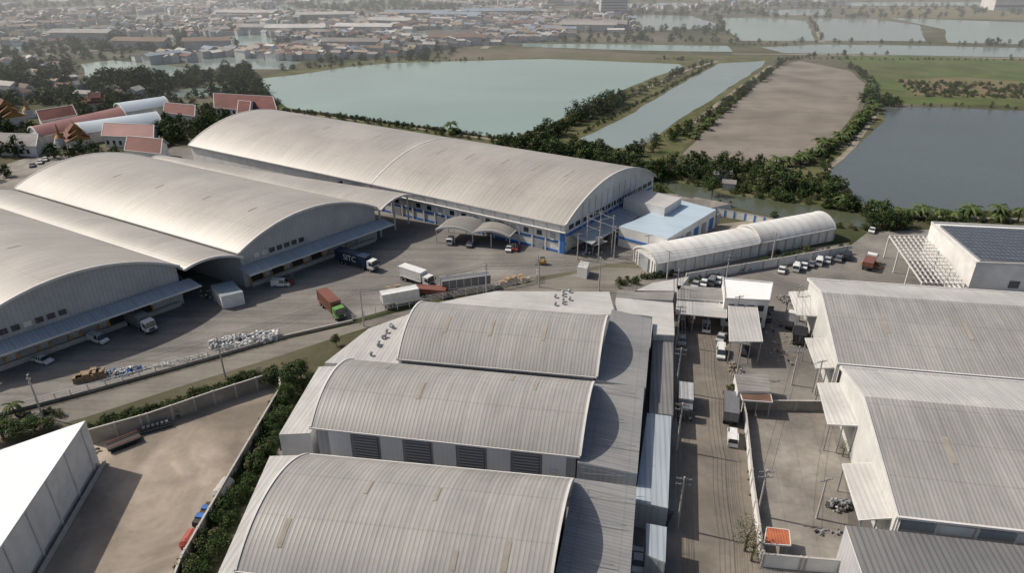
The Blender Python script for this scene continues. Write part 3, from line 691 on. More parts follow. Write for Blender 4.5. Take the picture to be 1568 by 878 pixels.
def rail_fence(px,h=2.0,step=3):
    mb=MB(); P=[G(u,v) for u,v in px]
    for a,b in zip(P,P[1:]):
        d=(b-a); L=d.length; d.normalize()
        for k in range(int(L/step)+1):
            p=a+d*k*step; mb.beam(p,p+Vector((0,0,h)),.14,.14,mTrim)
        for z in (.75,1.1,1.45,1.8,h-.02): mb.beam(a+Vector((0,0,z)),b+Vector((0,0,z)),.05,.05,mTrim)
    mb.build('rail_fence')
rail_fence([(-60,652),(0,637),(110,609),(320,551),(430,519)]); rail_fence([(540,494),(590,478),(660,464),(740,450),(822,432)],2.2)
rail_fence([(822,432),(822,422)],2.2)
# ---------------------------------------------------------------- poles and wires
def pole(u,v,h=10,d=(1,0),arms=2):
    mb=MB(); d=Vector((d[0],d[1],0)).normalized(); mb.cyl((0,0,0),(0,0,h),.19,.13,8,mConc)
    for k in range(arms):
        z=h-.4-k*1.0; mb.beam(d*-1.1+Vector((0,0,z)),d*1.1+Vector((0,0,z)),.12,.14,mSteel)
        for s in (-1,-.4,.4,1): mb.cyl(d*s+Vector((0,0,z)),d*s+Vector((0,0,z+.3)),.06,.04,6,mSteel)
    p=G(u,v); mb.build('utility_pole',p); return p
mWire=mat('cable',(.025,.025,.025),None,rough=.6)
def wires(P,hs,offs):
    mb=MB()
    for a,b in zip(P,P[1:]):
        L=(b-a).length; d=(b-a).normalized(); e=Vector((-d.y,d.x,0))
        for h in hs:
            for o in offs:
                prev=None
                for k in range(9):
                    t=k/8; q=a.lerp(b,t)+e*o+Vector((0,0,h-L*.02*4*t*(1-t)))
                    if prev is not None: mb.cyl(prev,q,.03,.03,3,mWire,False)
                    prev=q
    mb.build('power_line')
PR=[pole(u,v,10,(1,-.2)) for u,v in ((1033,470),(1035,530),(1035,600),(1036,690),(1037,810),(1040,990))]; wires(PR,(9.6,8.6,7.2),(-1,-.3,.4,1))
PL=[pole(u,v,9.5,(.4,-.9)) for u,v in ((66,640),(345,578),(557,500),(745,456),(917,446),(940,395))]; wires(PL,(9.2,8.3),(-.8,0,.8))
PC=[pole(u,v,9,(1,0)) for u,v in ((1160,790),(1212,590),(1215,490),(1110,440))]; wires(PC,(8.6,),(-.6,.6))
PD=[G(917,446),pole(1020,436,9.5,(.5,-.8),1),pole(1180,405,9.5,(.5,-.8),1)]; wires(PD,(9,),(-.7,.7))
for u,v in ((884,398),(990,400),(1250,795),(1247,605),(1128,575),(825,440),(1125,500)): pole(u,v,8,(1,.3),1)
# ---------------------------------------------------------------- vehicles
mTire=mat('tyre',(.02,.02,.02),None,rough=.9); mCh=mat('chassis',(.05,.05,.05),None,rough=.8)
def paint(n,c): return mat('paint_'+n,c,tuple(k*.85 for k in c),1.5,.35,.5)
pW=paint('white',(.70,.70,.68)); pG=paint('green',(.13,.30,.08)); pR=paint('redbrown',(.20,.08,.055)); pN=paint('navy',(.02,.035,.07)); pS=paint('silver',(.42,.43,.44)); pK=paint('black',(.025,.025,.03)); pGr=paint('grey',(.16,.16,.17)); pB=paint('blue',(.04,.13,.4)); pRed=paint('red',(.32,.06,.04)); pLt=mat('lamp_glass',(.6,.6,.55),None,rough=.2)
def wheels(mb,xs,w,r=.5,t=.3):
    for x in xs:
        for s in (-1,1): mb.cyl((x,s*(w/2-t),r),(x,s*w/2,r),r,r,12,mTire); mb.cyl((x,s*(w/2-.02),r),(x,s*(w/2+.02),r),r*.45,r*.45,8,pS)
def cabin(mb,x,w,m,h=3.0,l=2.1):
    z=.9
    P=[Vector(p) for p in ((x,-w/2,z),(x+l,-w/2,z),(x+l,w/2,z),(x,w/2,z),(x,-w/2,h),(x+l-.35,-w/2+.06,h),(x+l-.35,w/2-.06,h),(x,w/2,h))]
    mb.hexa(P,m); mb.box(x,x+l,-w/2,w/2,.45,.895,mCh)
    mb.box(x+l-.16,x+l+.02,-w/2+.12,w/2-.12,h*.6,h*.62,mGlass)
    q=[(x+l+.0,-w/2+.12,h*.57),(x+l+.0,w/2-.12,h*.57),(x+l-.26,w/2-.2,h*.94),(x+l-.26,-w/2+.2,h*.94)]; mb.face(q,mGlass)
    for s in (-1,1):
        y=s*(w/2+.012); mb.face([(x+.7,y,h*.6),(x+l-.25,y,h*.6),(x+l-.45,y,h*.88),(x+.7,y,h*.88)],mGlass)
        mb.box(x+l-.05,x+l+.1,s*(w/2+.18)-.08,s*(w/2+.18)+.08,h*.6,h*.85,mCh)
        mb.box(x+l,x+l+.06,s*(w/2-.35)-.18,s*(w/2-.35)+.18,.95,1.2,pLt)
    mb.box(x+l,x+l+.05,-w/2+.6,w/2-.6,1.0,1.5,mCh)
def truck(u,v,u2,v2,L,cm,bm,name='container_truck',roof=None,frame=False,text=None,bh=3.9,cab=True):
    a,b=G(u,v),G(u2,v2); ang=math.atan2(b.y-a.y,b.x-a.x); c=(a+b)/2
    mb=MB(); x0=-L/2; cl=2.2 if cab else 0; bl=L-cl-(.6 if cab else 0); w=2.5; x1=x0+bl
    mb.box(x0,L/2-.3 if cab else x1,-.5,.5,.75,1.1,mCh); mb.box(x0,x1,-w/2,w/2,1.1,1.3,mCh)
    mb.box(x0,x1,-w/2,w/2,1.302,bh,bm,roof or bm)
    n=int(bl/.6)
    for i in range(n+1):
        for s in (-1,1):
            x=x0+i*bl/n; mb.box(x-.06,x+.06,s*w/2-.05,s*w/2+.05,1.3,bh-.05,mTrim if frame and i%3==0 else bm)
    for s in (-1,1):
        mb.box(x0-.03,x1+.03,s*(w/2-.0)-.07,s*(w/2)+.07,bh-.12,bh+.04,mTrim if frame else bm); mb.box(x0-.03,x1+.03,s*w/2-.07,s*w/2+.07,1.25,1.45,mTrim if frame else bm)
        mb.box(x0-.05,x0+.1,s*w/2-.1,s*w/2+.06,1.3,bh,mTrim if frame else bm); mb.box(x0-.06,x0-.02,s*.1-.03,s*.1+.03,1.4,bh-.1,mSteel)
    ax=[x0+1,x0+2.3]+([x0+3.6] if L>11 else [])
    if cab: cabin(mb,L/2-cl,2.45,cm,3.1 if L>10 else 2.8); ax+=[L/2-1.2]+([x1-.8] if L>11 else [])
    wheels(mb,ax,2.45)
    o=mb.build(name,c,ang)
    if text:
        cu=bpy.data.curves.new('lettering','FONT'); cu.body=text; cu.size=2.3; cu.extrude=.01; cu.align_x='CENTER'
        t=link(bpy.data.objects.new('lettering',cu)); t.parent=o; t.location=((x0+x1)/2,-w/2-.1,1.8); t.rotation_euler=(math.pi/2,0,0); cu.materials.append(pW)
    return o
def car(u,v,u2,v2,m,kind='sedan',name=None):
    a,b=G(u,v),G(u2,v2); ang=math.atan2(b.y-a.y,b.x-a.x); mb=MB(); w=1.8
    prof={'sedan':([(-2.2,.35),(2.2,.35),(2.25,.7),(1.3,.95),(-1.7,1.0),(-2.25,.8)],[(1.2,.95),(.5,1.42),(-.9,1.45),(-1.6,1.0)]),
      'van':([(-2.4,.35),(2.4,.35),(2.45,.8),(1.9,1.1),(-2.4,1.15)],[(1.85,1.1),(1.1,1.95),(-2.3,1.98),(-2.4,1.12)]),
      'pickup':([(-2.6,.45),(2.6,.45),(2.65,.9),(1.5,1.1),(-2.6,1.1)],[(1.4,1.1),(.8,1.7),(-.6,1.72),(-.8,1.1)])}[kind]
    body,cab=prof
    def ext(P,w0,w1,m1,m2,top):
        n=len(P); zs=[p[1] for p in P]; zm=max(zs); zn=min(zs)
        def y(p): return w0+(w1-w0)*(p[1]-zn)/(zm-zn)
        A=[Vector((p[0],-y(p),p[1])) for p in P]; B=[Vector((p[0],y(p),p[1])) for p in P]
        mb.face(A,m1); mb.face(B[::-1],m1)
        for i in range(n):
            j=(i+1)%n; mm=m2
            if top is not None and (i==top): mm=m
            mb.face([A[j],A[i],B[i],B[j]],mm)
    ext(body,w/2,w/2-.04,m,m,None); ext(cab,w/2-.06,w/2-.26,mGlass,mGlass,1)
    xs=[cab[1][0],cab[2][0]]
    for x in (xs[0]*.95,(xs[0]+xs[1])/2,xs[1]*.95):
        for s in (-1,1): mb.box(x-.05,x+.05,s*(w/2-.2)-.1,s*(w/2-.2)+.1,1.0,cab[1][1]-.02,m)
    if kind=='pickup': mb.box(-2.45,-.95,-.75,.75,1.102,1.12,mCh)
    if kind=='van': mb.box(-2.3,-.2,-w/2+.02,w/2-.02,1.1,1.9,m)
    for s in (-1,1): mb.box(2.2 if kind=='sedan' else 2.4,2.28 if kind=='sedan' else 2.48,s*.65-.2,s*.65+.2,.62,.8,pLt)
    wheels(mb,(-1.4,1.4),1.8,.34,.22)
    mb.build(name or {'sedan':'parked_car','van':'van','pickup':'pickup_truck'}[kind],(a+b)/2,ang)
truck(520,400,576,416,13.5,pW,pN,text='SITC'); truck(620,427,658,440,10.5,pW,pW)
truck(683,448,742,440,12.5,pS,pGr,'trailer',roof=pGr,frame=True,cab=False); truck(497,466,522,490,11,pG,pR,roof=pR,bh=4.0)
truck(592,470,634,462,9,pW,pW,'box_trailer',cab=False); truck(190,489,236,512,12,pW,pGr,bh=3.8)
truck(640,452,680,455,8,pR,mWood if 0 else pR,'crate_trailer',cab=False,bh=2.4)
truck(1048,605,1048,650,8.5,pGr,pS,'box_truck',bh=3.3); truck(1117,655,1117,615,8,pGr,pGr,'box_truck',bh=3.2)
truck(1222,535,1222,506,7,pGr,pK,'box_truck',bh=3); truck(1326,416,1334,400,8,pW,pR,'flatbed_truck',bh=2.6); truck(1210,508,1213,490,6,pW,pGr,'box_truck',bh=2.6)
car(420,438,442,438,pW,'van'); car(140,520,163,527,pW,'van'); car(55,552,78,558,pW,'sedan')
car(1081,512,1081,496,pW,'pickup'); car(1103,536,1103,552,pW,'van'); car(1044,532,1044,516,pS,'sedan'); car(1121,690,1121,660,pW,'van'); car(976,875,977,850,pW,'sedan')
for u,v,m,k in ((1197,416,pW,'sedan'),(1219,413,pW,'van'),(1231,410,pW,'sedan'),(1242,407,pGr,'sedan'),(1254,404,pW,'van'),(1267,401,pS,'sedan'),(1297,396,pK,'van'),(1284,399,pGr,'sedan')): car(u-1,v+3,u+1,v-3,m,k)
for u,v,m,k in ((1065,438,pS,'sedan'),(1078,436,pW,'sedan'),(1090,434,pGr,'van'),(1100,432,pW,'sedan'),(1015,800,pK,'sedan'),(1140,540,pK,'sedan'),(1145,500,pW,'pickup'),(780,383,pW,'sedan'),(790,382,pRed,'sedan'),(690,372,pW,'van'),(720,376,pGr,'sedan'),(62,250,pW,'sedan'),(70,246,pW,'sedan'),(50,255,pGr,'sedan'),(1335,355,pW,'sedan'),(1160,480,pGr,'van'),(1104,520,pS,'sedan'),(1046,500,pK,'van')): car(u-2,v+4,u+2,v-4,m,k)
def forklift(u,v,m):
    mb=MB(); mb.box(-1.1,.9,-.6,.6,.4,1.1,m); mb.box(-.7,.4,-.55,.55,2.0,2.1,mCh)
    for x in (-.7,.4):
        for y in (-.5,.5): mb.beam((x,y,1.1),(x,y,2.0),.08,.08,mCh)
    for y in (-.35,.35): mb.beam((1.0,y,.2),(1.0,y,2.6),.12,.12,mSteel); mb.box(1.0,2.1,y-.07,y+.07,.15,.22,mSteel)
    wheels(mb,(-.7,.6),1.2,.3,.2); mb.build('forklift',G(u,v),U(0,6))
forklift(445,436,pRed); forklift(785,384,pRed); forklift(830,405,paint('yellow',(.5,.3,.03)))
# piles
mWood=mat('pallet_wood',(.34,.25,.165),(.24,.18,.12),1.0,.9)
mTarp=mat('sack_white',(.56,.56,.54),(.36,.38,.40),1,.8)
def pile(name,u,v,u2,v2,n,w,size,mats,stack=3):
    a,b=G(u,v),G(u2,v2); d=(b-a).normalized(); e=Vector((-d.y,d.x,0)); mb=MB(); L=(b-a).length
    for i in range(n):
        s=U(0,L); t=U(-w,w)*.5*(.4+.6*math.sin(math.pi*s/L)); z=max(0,U(-.3,1)*stack*.5*(1-abs(t)/w)); c=a+d*s+e*t; q=U(.6,1.3)*size; an=U(0,3)
        P=[Vector(p) for p in ((-1,-.8,-.4),(1,-.7,-.5),(.9,.8,-.4),(-1,.7,-.5),(-.7,-.5,.5),(.6,-.6,.6),(.7,.5,.4),(-.6,.6,.5))]
        mt=Matrix.Rotation(an,3,'Z')@Matrix.Rotation(U(-.4,.4),3,'X'); P=[mt@(p*q*.5)+c+Vector((0,0,z+q*.2)) for p in P]; mb.hexa(P,random.choice(mats))
    mb.build(name)
def crates(u,v,u2,v2,n,m=None):
    a,b=G(u,v),G(u2,v2); d=(b-a).normalized(); e=Vector((-d.y,d.x,0)); mb=MB()
    for i in range(n):
        for j in range(2):
            if R()<.2: continue
            c=a.lerp(b,i/max(1,n-1))+e*j*1.5; 
            for k in range(random.choice((2,4,6,8))): mb.obox(c+Vector((U(-.05,.05),U(-.05,.05),0)),(d.x,d.y),1.2,1.1,k*.22,k*.22+.15,m or mWood)
    mb.build('pallet_stack')
pile('pile_of_sacks',322,533,428,516,700,5,.7,[mTarp,mTarp,mWallG,mTrim,mSteel]); pile('pile_of_scrap',162,577,215,566,170,3,.55,[mTarp,mWallG,mBlue,mWood,mSteel],2)
pile('pile_of_scrap',215,567,320,545,110,2,.4,[mTrim,mSteel,mWood,mTarp],1)
crates(118,586,160,578,9); crates(768,437,806,430,8); crates(648,452,684,446,7); crates(1322,405,1345,412,5); crates(598,452,625,447,5)
pile('pile_of_scrap',985,395,1000,415,30,3,.8,[mSteel,mWood]); pile('pile_of_scrap',1268,780,1300,775,60,3,.6,[mCh,mCh,mSteel],2); pile('pile_of_scrap',1245,817,1290,818,25,1.5,.4,[mCh,mSteel],1)
pile('pile_of_scrap',1122,560,1135,590,50,3,.5,[mSteel,mCh,mWood],2); pile('pile_of_scrap',1180,480,1200,560,70,8,.5,[mCh,mWood,mSteel],2); pile('pile_of_scrap',310,450,370,460,150,5,.6,[mSteel,mTarp,mWood,mCh],2); pile('pile_of_scrap',60,755,150,690,50,1.5,.5,[mConc,mCh],1)
pile('pile_of_scrap',1190,455,1230,470,50,5,.5,[mCh,mWood,mSteel],2); pile('pile_of_scrap',865,380,925,390,60,6,.5,[mCh,mTrim,mSteel,mBlue],2); pile('pile_of_scrap',740,440,815,424,40,2,.4,[mWood,mTarp,mSteel],1)
def drum(u,v,u2,v2,m,name='fuel_tank'):
    a,b=G(u,v,1.3),G(u2,v2,1.3); d=(b-a).normalized(); mb=MB(); mb.cyl(a,b,1.1,1.1,16,m); mb.cyl(b,b+d*.4,1.1,.6,16,m); mb.cyl(a,a-d*.4,1.1,.6,16,m)
    for k in (.2,.8): p=a.lerp(b,k); mb.obox(p,(d.x,d.y),.4,1.8,0,.5,mCh)
    mb.build(name)
drum(334,760,350,738,mConc); drum(285,838,297,818,pRed)
mb=MB(); a,b=G(303,812),G(326,780); d=(b-a).normalized()
mb.obox((a+b)/2,(d.x,d.y),(b-a).length,1.6,.5,.8,mCh)
for k in range(5): mb.obox(a.lerp(b,.1+.2*k),(d.x,d.y),.9,1.4,.802,1.4+.3*(k%2),pB if k%2 else mCh)
for k in (.15,.85): mb.obox(a.lerp(b,k),(d.x,d.y),.7,1.8,0,.6,mTire)
mb.build('compressor_trailer')
mb=MB(); a,b=G(165,692),G(215,672); d=(b-a).normalized(); mb.obox((a+b)/2,(d.x,d.y),(b-a).length,2.0,.5,.9,mCh)
for k in range(4): mb.obox(a.lerp(b,.15+.2*k),(d.x,d.y),.8,2.2,0,.6,mTire)
for k in (-.9,.9): mb.beam(a+Vector((-d.y,d.x,0))*k+Vector((0,0,1.2)),b+Vector((-d.y,d.x,0))*k+Vector((0,0,1.2)),.15,.15,pR)
mb.build('flatbed_trailer')
for k in range(6):
    mb=MB(); p=G(222+k*7,663-k*2); mb.box(-.6,.6,-.5,.5,0,1.0,mCh); mb.cyl((0,0,1),(0,0,1.3),.35,.3,8,mSteel); mb.box(-.65,.65,-.55,.55,.45,.55,mSteel); mb.build('machinery_block',p,.4)
# ---------------------------------------------------------------- trees
def tree_mesh(name,Hh,Rr,ncl,nl,leaf,seed,ms=None,low=.35):
    rnd=random.Random(seed); u=lambda a,b:a+(b-a)*rnd.random(); mb=MB(); ms=ms or mLeafs
    mb.cyl((0,0,0),(u(-.2,.2)*Rr/3,u(-.2,.2)*Rr/3,Hh*.5),Rr*.08,Rr*.045,7,mBark,False)
    for c in range(ncl):
        th=u(0,6.283); rr=Rr*math.sqrt(u(0.02,1)); zz=u(0,1)
        lob=.75+.25*math.sin(th*3+seed)
        rad=rr*lob*math.sqrt(max(.08,1-abs(2*zz-.8)**2.2*.75)); c0=Vector((rad*math.cos(th),rad*math.sin(th),Hh*(low+(1-low)*zz*u(.8,1))))
        if c%5==0: mb.cyl((0,0,Hh*u(.2,.45)),c0,Rr*.03,Rr*.008,4,mBark,False)
        cr=Rr*u(.16,.34); k=rnd.random(); m=ms[0] if k<.35 else (ms[1] if k<.78 else ms[2%len(ms)])
        for i in range(nl):
            d=Vector((rnd.gauss(0,1),rnd.gauss(0,1),rnd.gauss(0,.7))).normalized()*cr*u(.4,1.05); p=c0+d
            nrm=(d.normalized()+Vector((u(-.8,.8),u(-.8,.8),u(-.2,1)))).normalized(); a=nrm.orthogonal().normalized(); a=Matrix.Rotation(u(0,6.28),3,nrm)@a; b=nrm.cross(a); s=leaf*u(.6,1.3)
            mb.face([p-a*s,p-b*s*.55,p+a*s,p+b*s*.55],m)
    return mb.mesh(name)
def palm_mesh(name,Hh,seed,fl=2.6,nf=11,m=None):
    rnd=random.Random(seed); u=lambda a,b:a+(b-a)*rnd.random(); mb=MB(); mb.cyl((0,0,0),(u(-.3,.3),u(-.3,.3),Hh),.2,.13,7,mBark,False)
    for i in range(nf):
        th=i*6.283/nf+u(-.2,.2); d=Vector((math.cos(th),math.sin(th),0)); e=Vector((-d.y,d.x,0)); up=u(.3,1.4); prev=None; mm=m or mLeafs[rnd.choice((1,2,2))]
        for k in range(6):
            t=k/5; p=d*fl*t+Vector((0,0,Hh+up*fl*.6*t-1.1*fl*t*t*.75)); w=.38*math.sin(math.pi*(.12+.85*t))+.03
            q=(p-e*w-Vector((0,0,w*.5)),p,p+e*w-Vector((0,0,w*.5)))
            if prev: mb.face([prev[0],q[0],q[1],prev[1]],mm); mb.face([prev[1],q[1],q[2],prev[2]],mm)
            prev=q
    return mb.mesh(name)
near=[tree_mesh('tree_crown_a',8,3.6,80,34,.22,1),tree_mesh('tree_crown_b',7,3.2,70,34,.2,2),tree_mesh('tree_crown_c',9,3.4,80,32,.22,5)]
farT=[tree_mesh('tree_far_%d'%i,1,.5+.08*i,46,14,.055,10+i,low=.15) for i in range(4)]+[tree_mesh('tree_far_dry',1,.45,34,12,.05,19,[mLeafY,mLeafs[1],mLeafs[2]],low=.2)]
dry=[tree_mesh('tree_dry',7,2.8,36,16,.14,33,[mLeafY,mLeafs[1],mLeafY])]
bush=[tree_mesh('bush_%d'%i,1,.8,44,16,.07,20+i,low=.08) for i in range(3)]+[tree_mesh('bush_dry',1,.8,36,14,.06,27,[mLeafY,mLeafs[2],mLeafs[1]],low=.08)]
palms=[palm_mesh('palm_%d'%i,1.6+i*.8,40+i) for i in range(3)]
def mass(name,pts,meshes):
    random.shuffle(pts)
    for k,me in enumerate(meshes):
        sub=pts[k::len(meshes)]
        if not sub: continue
        vs=[];fs=[]
        for x,y,s in sub:
            a=U(0,6.28); r=1.5197*s/math.sqrt(3); n=len(vs)
            vs+=[(x+r*math.cos(a+j*2.0944),y+r*math.sin(a+j*2.0944),0) for j in range(3)]; fs.append((n,n+1,n+2))
        m=bpy.data.meshes.new(name); m.from_pydata(vs,[],fs); o=link(bpy.data.objects.new(name,m))
        o.instance_type='FACES'; o.use_instance_faces_scale=True; o.instance_faces_scale=1; o.show_instancer_for_render=False; o.show_instancer_for_viewport=False
        c=link(bpy.data.objects.new('crown_and_trunk',me)); c.parent=o
def row(px,step,spread,smin,smax,chk=True,end=0):
    P=[G(u,v) for u,v in px]; out=[]
    for a,b in zip(P,P[1:]):
        L=(b-a).length; n=max(1,int(L/step))
        for i in range(n):
            p=a.lerp(b,(i+R())/n); x,y=p.x+U(-spread,spread),p.y+U(-spread,spread)
            if chk and not free(x,y): continue
            out.append((x,y,smin+(smax-smin)*R()**1.5))
    return out
def area(px,n,smin,smax,cl=None):
    out=[]
    for i in range(n):
        x,y=sample(px)
        if cl is not None and clump(x,y)>cl and R()<.75: continue
        if free(x,y): out.append((x,y,smin+(smax-smin)*R()**1.4))
    return out
t=[]
t+=row([(800,238),(850,203),(900,180),(950,158)],2.2,3.5,4,9.5); t+=row([(950,158),(1050,108),(1090,97)],6,2.5,3,6)
t+=row([(780,232),(830,240),(900,252),(1010,274)],1.6,5,5,9.5); t+=row([(780,222),(830,228),(900,238),(960,250)],2.5,4,4,8)
t+=row([(965,245),(1010,215),(1060,200)],4,4,3,8); t+=row([(1030,215),(1100,170),(1160,125),(1200,97)],4,2.5,2.5,5.5)
t+=row([(1010,262),(1060,268),(1120,275),(1180,285),(1280,300)],2.0,7,3.5,8.5); t+=row([(1040,250),(1120,258),(1190,262)],2.5,4,3,7)
t+=row([(1180,262),(1240,246),(1280,225),(1320,190),(1340,160),(1332,125),(1300,100)],4,2.5,2.5,5)
t+=row([(1240,270),(1262,290),(1290,315),(1340,335)],2.6,4,3,6.5); t+=row([(1300,340),(1340,345),(1385,352)],1.3,4,4,7.5)
t+=row([(1340,335),(1400,342),(1568,346),(1700,350)],4,3,2.5,5)
t+=row([(1335,150),(1345,165)],1.5,8,4,8)
t+=row([(1350,162),(1450,163),(1600,168)],5,2,1.5,3.5); t+=row([(1200,93),(1270,85),(1400,83),(1600,88)],8,3,2,5)
t+=row([(430,172),(500,180),(600,194),(700,210),(790,222)],4,2,1.5,4); t+=row([(660,204),(700,207)],4,4,3,6)
t+=row([(470,106),(600,92),(840,86),(1050,93)],8,3,2,5.5); t+=row([(370,120),(400,135),(430,165)],5,4,2.5,5)
t+=row([(1130,66),(1260,65),(1430,67),(1568,71)],10,3,2,5); t+=row([(1100,25),(1108,45),(1135,64)],12,3,3,6); t+=row([(1240,28),(1252,48),(1260,64)],16,2,3,5); t+=row([(960,50),(1040,47),(1110,45)],8,5,4,8); t+=row([(860,64),(1000,64),(1120,66)],7,4,3,8)
t+=row([(1500,68),(1600,70)],6,5,5,8); t+=row([(1470,84),(1600,86)],10,2,3,6); t+=row([(1100,14),(1180,26),(1420,27)],12,8,4,9); t+=row([(1180,10),(1300,12)],8,10,5,9)
t+=row([(960,18),(968,45)],10,3,4,7)
t+=area([(-60,200),(120,130),(240,110),(380,110),(420,160),(300,150),(200,175),(90,175),(0,150)],380,3.5,9)
t+=row([(160,134),(240,136)],1.5,10,7,14); t+=row([(0,100),(120,92),(240,90),(300,80)],6,6,3,7); t+=area([(-80,145),(-80,112),(110,100),(110,135)],200,4,10)
t+=row([(300,75),(480,60),(620,86)],6,6,3,7); t+=row([(130,132),(200,130),(300,124),(380,118)],7,3,3,6)
t+=area([(300,78),(480,62),(620,84),(700,72),(860,62),(880,30),(820,5),(500,0),(250,8)],1500,3.5,8,-.3)
t+=area([(-80,95),(120,88),(300,78),(300,8),(-80,8)],1600,3.5,8.5,-.3); t+=area([(-300,8),(1800,8),(2100,-30),(-400,-30)],2800,5,10,-.2)
t+=area([(880,60),(1130,66),(1100,10),(880,10)],220,4,8); t+=area([(1100,26),(1600,30),(1600,5),(1100,5)],160,4,8)
t+=row([(-40,290),(0,280),(45,270)],1.4,6,4,9); t+=row([(-40,240),(30,235)],1.6,6,4,9); t+=row([(85,240),(130,240),(190,236)],2,5,3,7); t+=row([(262,225),(300,200),(360,190),(300,175)],2.0,6,4,9)
t+=row([(60,232),(80,214),(0,202)],2.0,4,4,8.5); t+=row([(250,212),(275,190),(320,180)],2.0,4,4,8.5); t+=row([(70,195),(150,176),(200,158)],3,3,3,7.5); t+=row([(310,186),(430,184)],3,3,3,7)
t+=area([(420,110),(560,80),(700,78),(680,92),(560,98)],60,3,6)
t+=area([(300,135),(380,125),(440,168),(420,175),(330,150)],40,3,5)
mass('distant_trees',t,farT)
s=[]
s+=row([(135,668),(230,642),(330,607),(425,572)],.4,1.3,1.2,2.6,False); s+=row([(150,650),(260,622),(400,580)],1.0,1.2,.8,1.6,False)
s+=row([(445,600),(432,640),(395,700),(350,790),(300,880),(270,960)],.28,1.7,1.2,2.7,False); s+=row([(455,590),(440,650)],.6,1.5,1.5,2.8,False)
s+=row([(1100,312),(1210,332),(1300,345),(1380,358)],1.2,3,1.2,2.6); s+=row([(1000,290),(1100,300),(1200,312),(1300,328)],1.6,3,1.0,2.6)
s+=row([(1040,440),(1110,420),(1200,400),(1300,380)],1.2,.8,1,2.0,False); s+=row([(940,440),(1000,425),(1040,418)],.9,1.2,1,2.2,False); s+=row([(1185,395),(1240,386)],1.2,2,1.2,2.8,False)
s+=row([(430,168),(560,184),(700,204),(790,216)],1.1,1.5,1,2.3); s+=row([(1335,150),(1320,190),(1262,235),(1270,270),(1310,318),(1568,330)],1.8,2.2,.8,2.3)
s+=area([(1375,125),(1600,130),(1700,155),(1400,148)],350,1,2.5); s+=area([(780,215),(900,235),(1010,262),(1000,280),(780,235)],180,1.2,3.5)
s+=area([(1000,262),(1200,262),(1290,300),(1340,340),(1200,325),(1030,290)],340,1,3.5); s+=row([(1050,215),(1190,110)],2.2,2,1,2); s+=row([(888,206),(1090,99)],2.2,1.3,.8,2.0)
s+=row([(1060,240),(1180,252)],2.5,2,1,2.2); s+=row([(1120,68),(1568,74)],5,3,1,2.5); s+=row([(1190,90),(1568,92)],4,2,1,2.5); s+=row([(480,103),(850,85),(1050,92)],4,2,1,2.5)
s+=row([(1136,660),(1146,760),(1160,860)],4,.6,.3,.8,False); s+=row([(0,650),(60,640),(110,632)],.8,1.5,.8,1.6,False)
mass('bushes',s,bush)
pp=row([(1165,268),(1230,250),(1290,215),(1335,170),(1335,130)],3,2.5,.9,1.6)+row([(1340,328),(1420,332),(1568,336),(1650,340)],3.0,2.5,.9,1.7)+row([(1060,212),(1130,160),(1195,105)],3,2,.7,1.2)+row([(680,200),(700,204)],3,3,1.3,1.8)+row([(1250,290),(1300,318)],3,3,1,1.7)+row([(900,185),(930,165)],5,2,1,1.4)+row([(20,625),(40,640)],4,1,.8,1.1,False)+row([(1280,340),(1290,345)],3,2,1.3,1.8)
mass('banana_palms',pp,palms)
def tree(u,v,me,s,name='tree',zs=1):
    o=link(bpy.data.objects.new(name,me)); o.location=G(u,v); o.rotation_euler=(0,0,U(0,6.28)); o.scale=(s,s,s*zs*U(.9,1.1)); return o
for i,(u,v,s,zs) in enumerate(((390,588,.6,.7),(420,592,.8,.75),(450,598,.95,.75),(478,592,.6,.7),(440,618,.8,.8),(462,582,.7,.8),(375,586,.45,.8),(30,668,.9,.5),(55,664,.85,.5),(5,672,.9,.5),(75,655,.6,.5),(515,530,.35,1),(1090,300,.9,1),(1380,352,.8,1),(1355,352,.8,1),(1330,350,.7,1),(1120,608,.4,1),(430,690,.5,1),(425,660,.6,.9),(330,850,.5,.8))): tree(u,v,near[i%3],s,zs=zs)
for u,v,s in ((1140,845,.95),(1150,860,.8),(1290,700,.5),(1000,232,1.3),(985,236,1.1),(405,595,.6)): tree(u,v,dry[0],s,'sparse_tree')
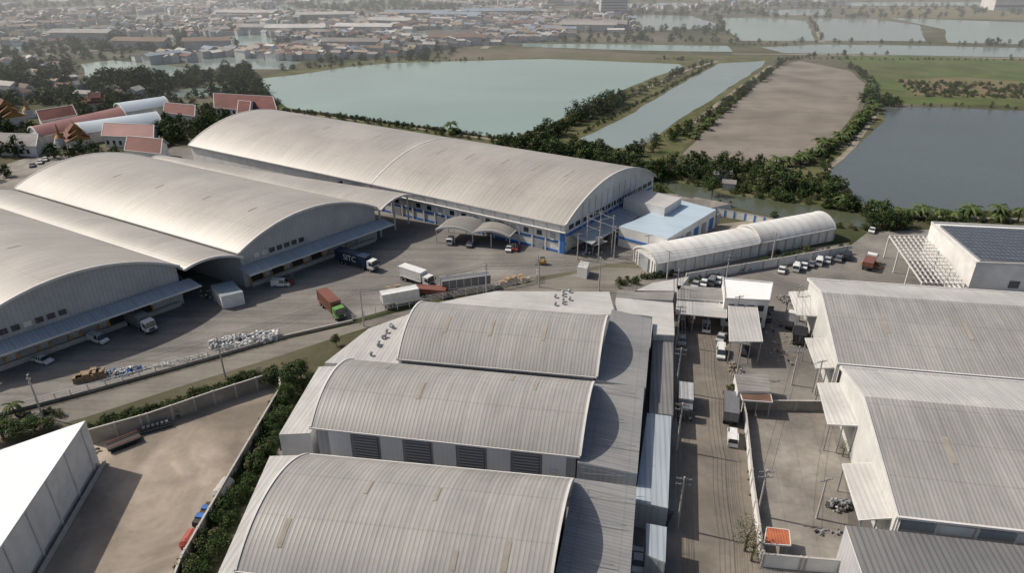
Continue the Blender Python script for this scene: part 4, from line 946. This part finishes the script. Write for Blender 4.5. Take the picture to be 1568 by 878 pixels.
for (u,v,w) in ((1105,275,7),(1200,290,6),(1290,305,5),(1115,290,5)):
    p=G(u,v); mb=MB(); house(mb,0,0,U(-.4,.4),w,w*.7,2.6,1.1,roofs[random.choice((0,2,1))],mWallG); mb.build('canal_hut',p)
# ---------------------------------------------------------------- haze (real thin air haze lying over the far plain)
hz=bpy.data.materials.new('haze'); hz.use_nodes=True; nt=hz.node_tree; nt.nodes.clear()
o=nt.nodes.new('ShaderNodeOutputMaterial'); vs=nt.nodes.new('ShaderNodeVolumeScatter'); vs.inputs['Density'].default_value=.0006; vs.inputs['Color'].default_value=(.93,.97,1,1); vs.inputs['Anisotropy'].default_value=.1
nt.links.new(vs.outputs[0],o.inputs['Volume'])
mb=MB(); mb.box(-5000,5000,330,8000,-5,72,hz); hzo=mb.build('atmospheric_haze')
# ---------------------------------------------------------------- light + camera
w=bpy.data.worlds.new('World'); scene.world=w; w.use_nodes=True; nt=w.node_tree
sky=nt.nodes.new('ShaderNodeTexSky'); sky.sky_type='NISHITA'; sky.sun_disc=False
sv=Vector((-.95,.30,0)).normalized(); el=math.radians(45)
sky.sun_elevation=el; sky.sun_rotation=math.atan2(sv.x,sv.y)%(2*math.pi); sky.air_density=1.0; sky.dust_density=4.0
bg=nt.nodes['Background']; bg.inputs[1].default_value=.095; nt.links.new(sky.outputs[0],bg.inputs[0])
sd=bpy.data.lights.new('sun','SUN'); sd.energy=4.3; sd.angle=math.radians(.5); sd.color=(1,.92,.81); so=link(bpy.data.objects.new('sun',sd))
tosun=Vector((sv.x*math.cos(el),sv.y*math.cos(el),math.sin(el))); so.rotation_euler=tosun.to_track_quat('Z','Y').to_euler(); so.location=(0,0,300)
cd=bpy.data.cameras.new('camera'); cam=link(bpy.data.objects.new('camera',cd)); cd.lens=23.99; cd.sensor_width=36; cd.clip_end=20000; cd.clip_start=.5
cam.location=(0,0,CH); cam.rotation_euler=(math.pi/2-TH,0,0); scene.camera=cam
scene.view_settings.view_transform='Standard'; scene.view_settings.look='None'; scene.view_settings.exposure=0
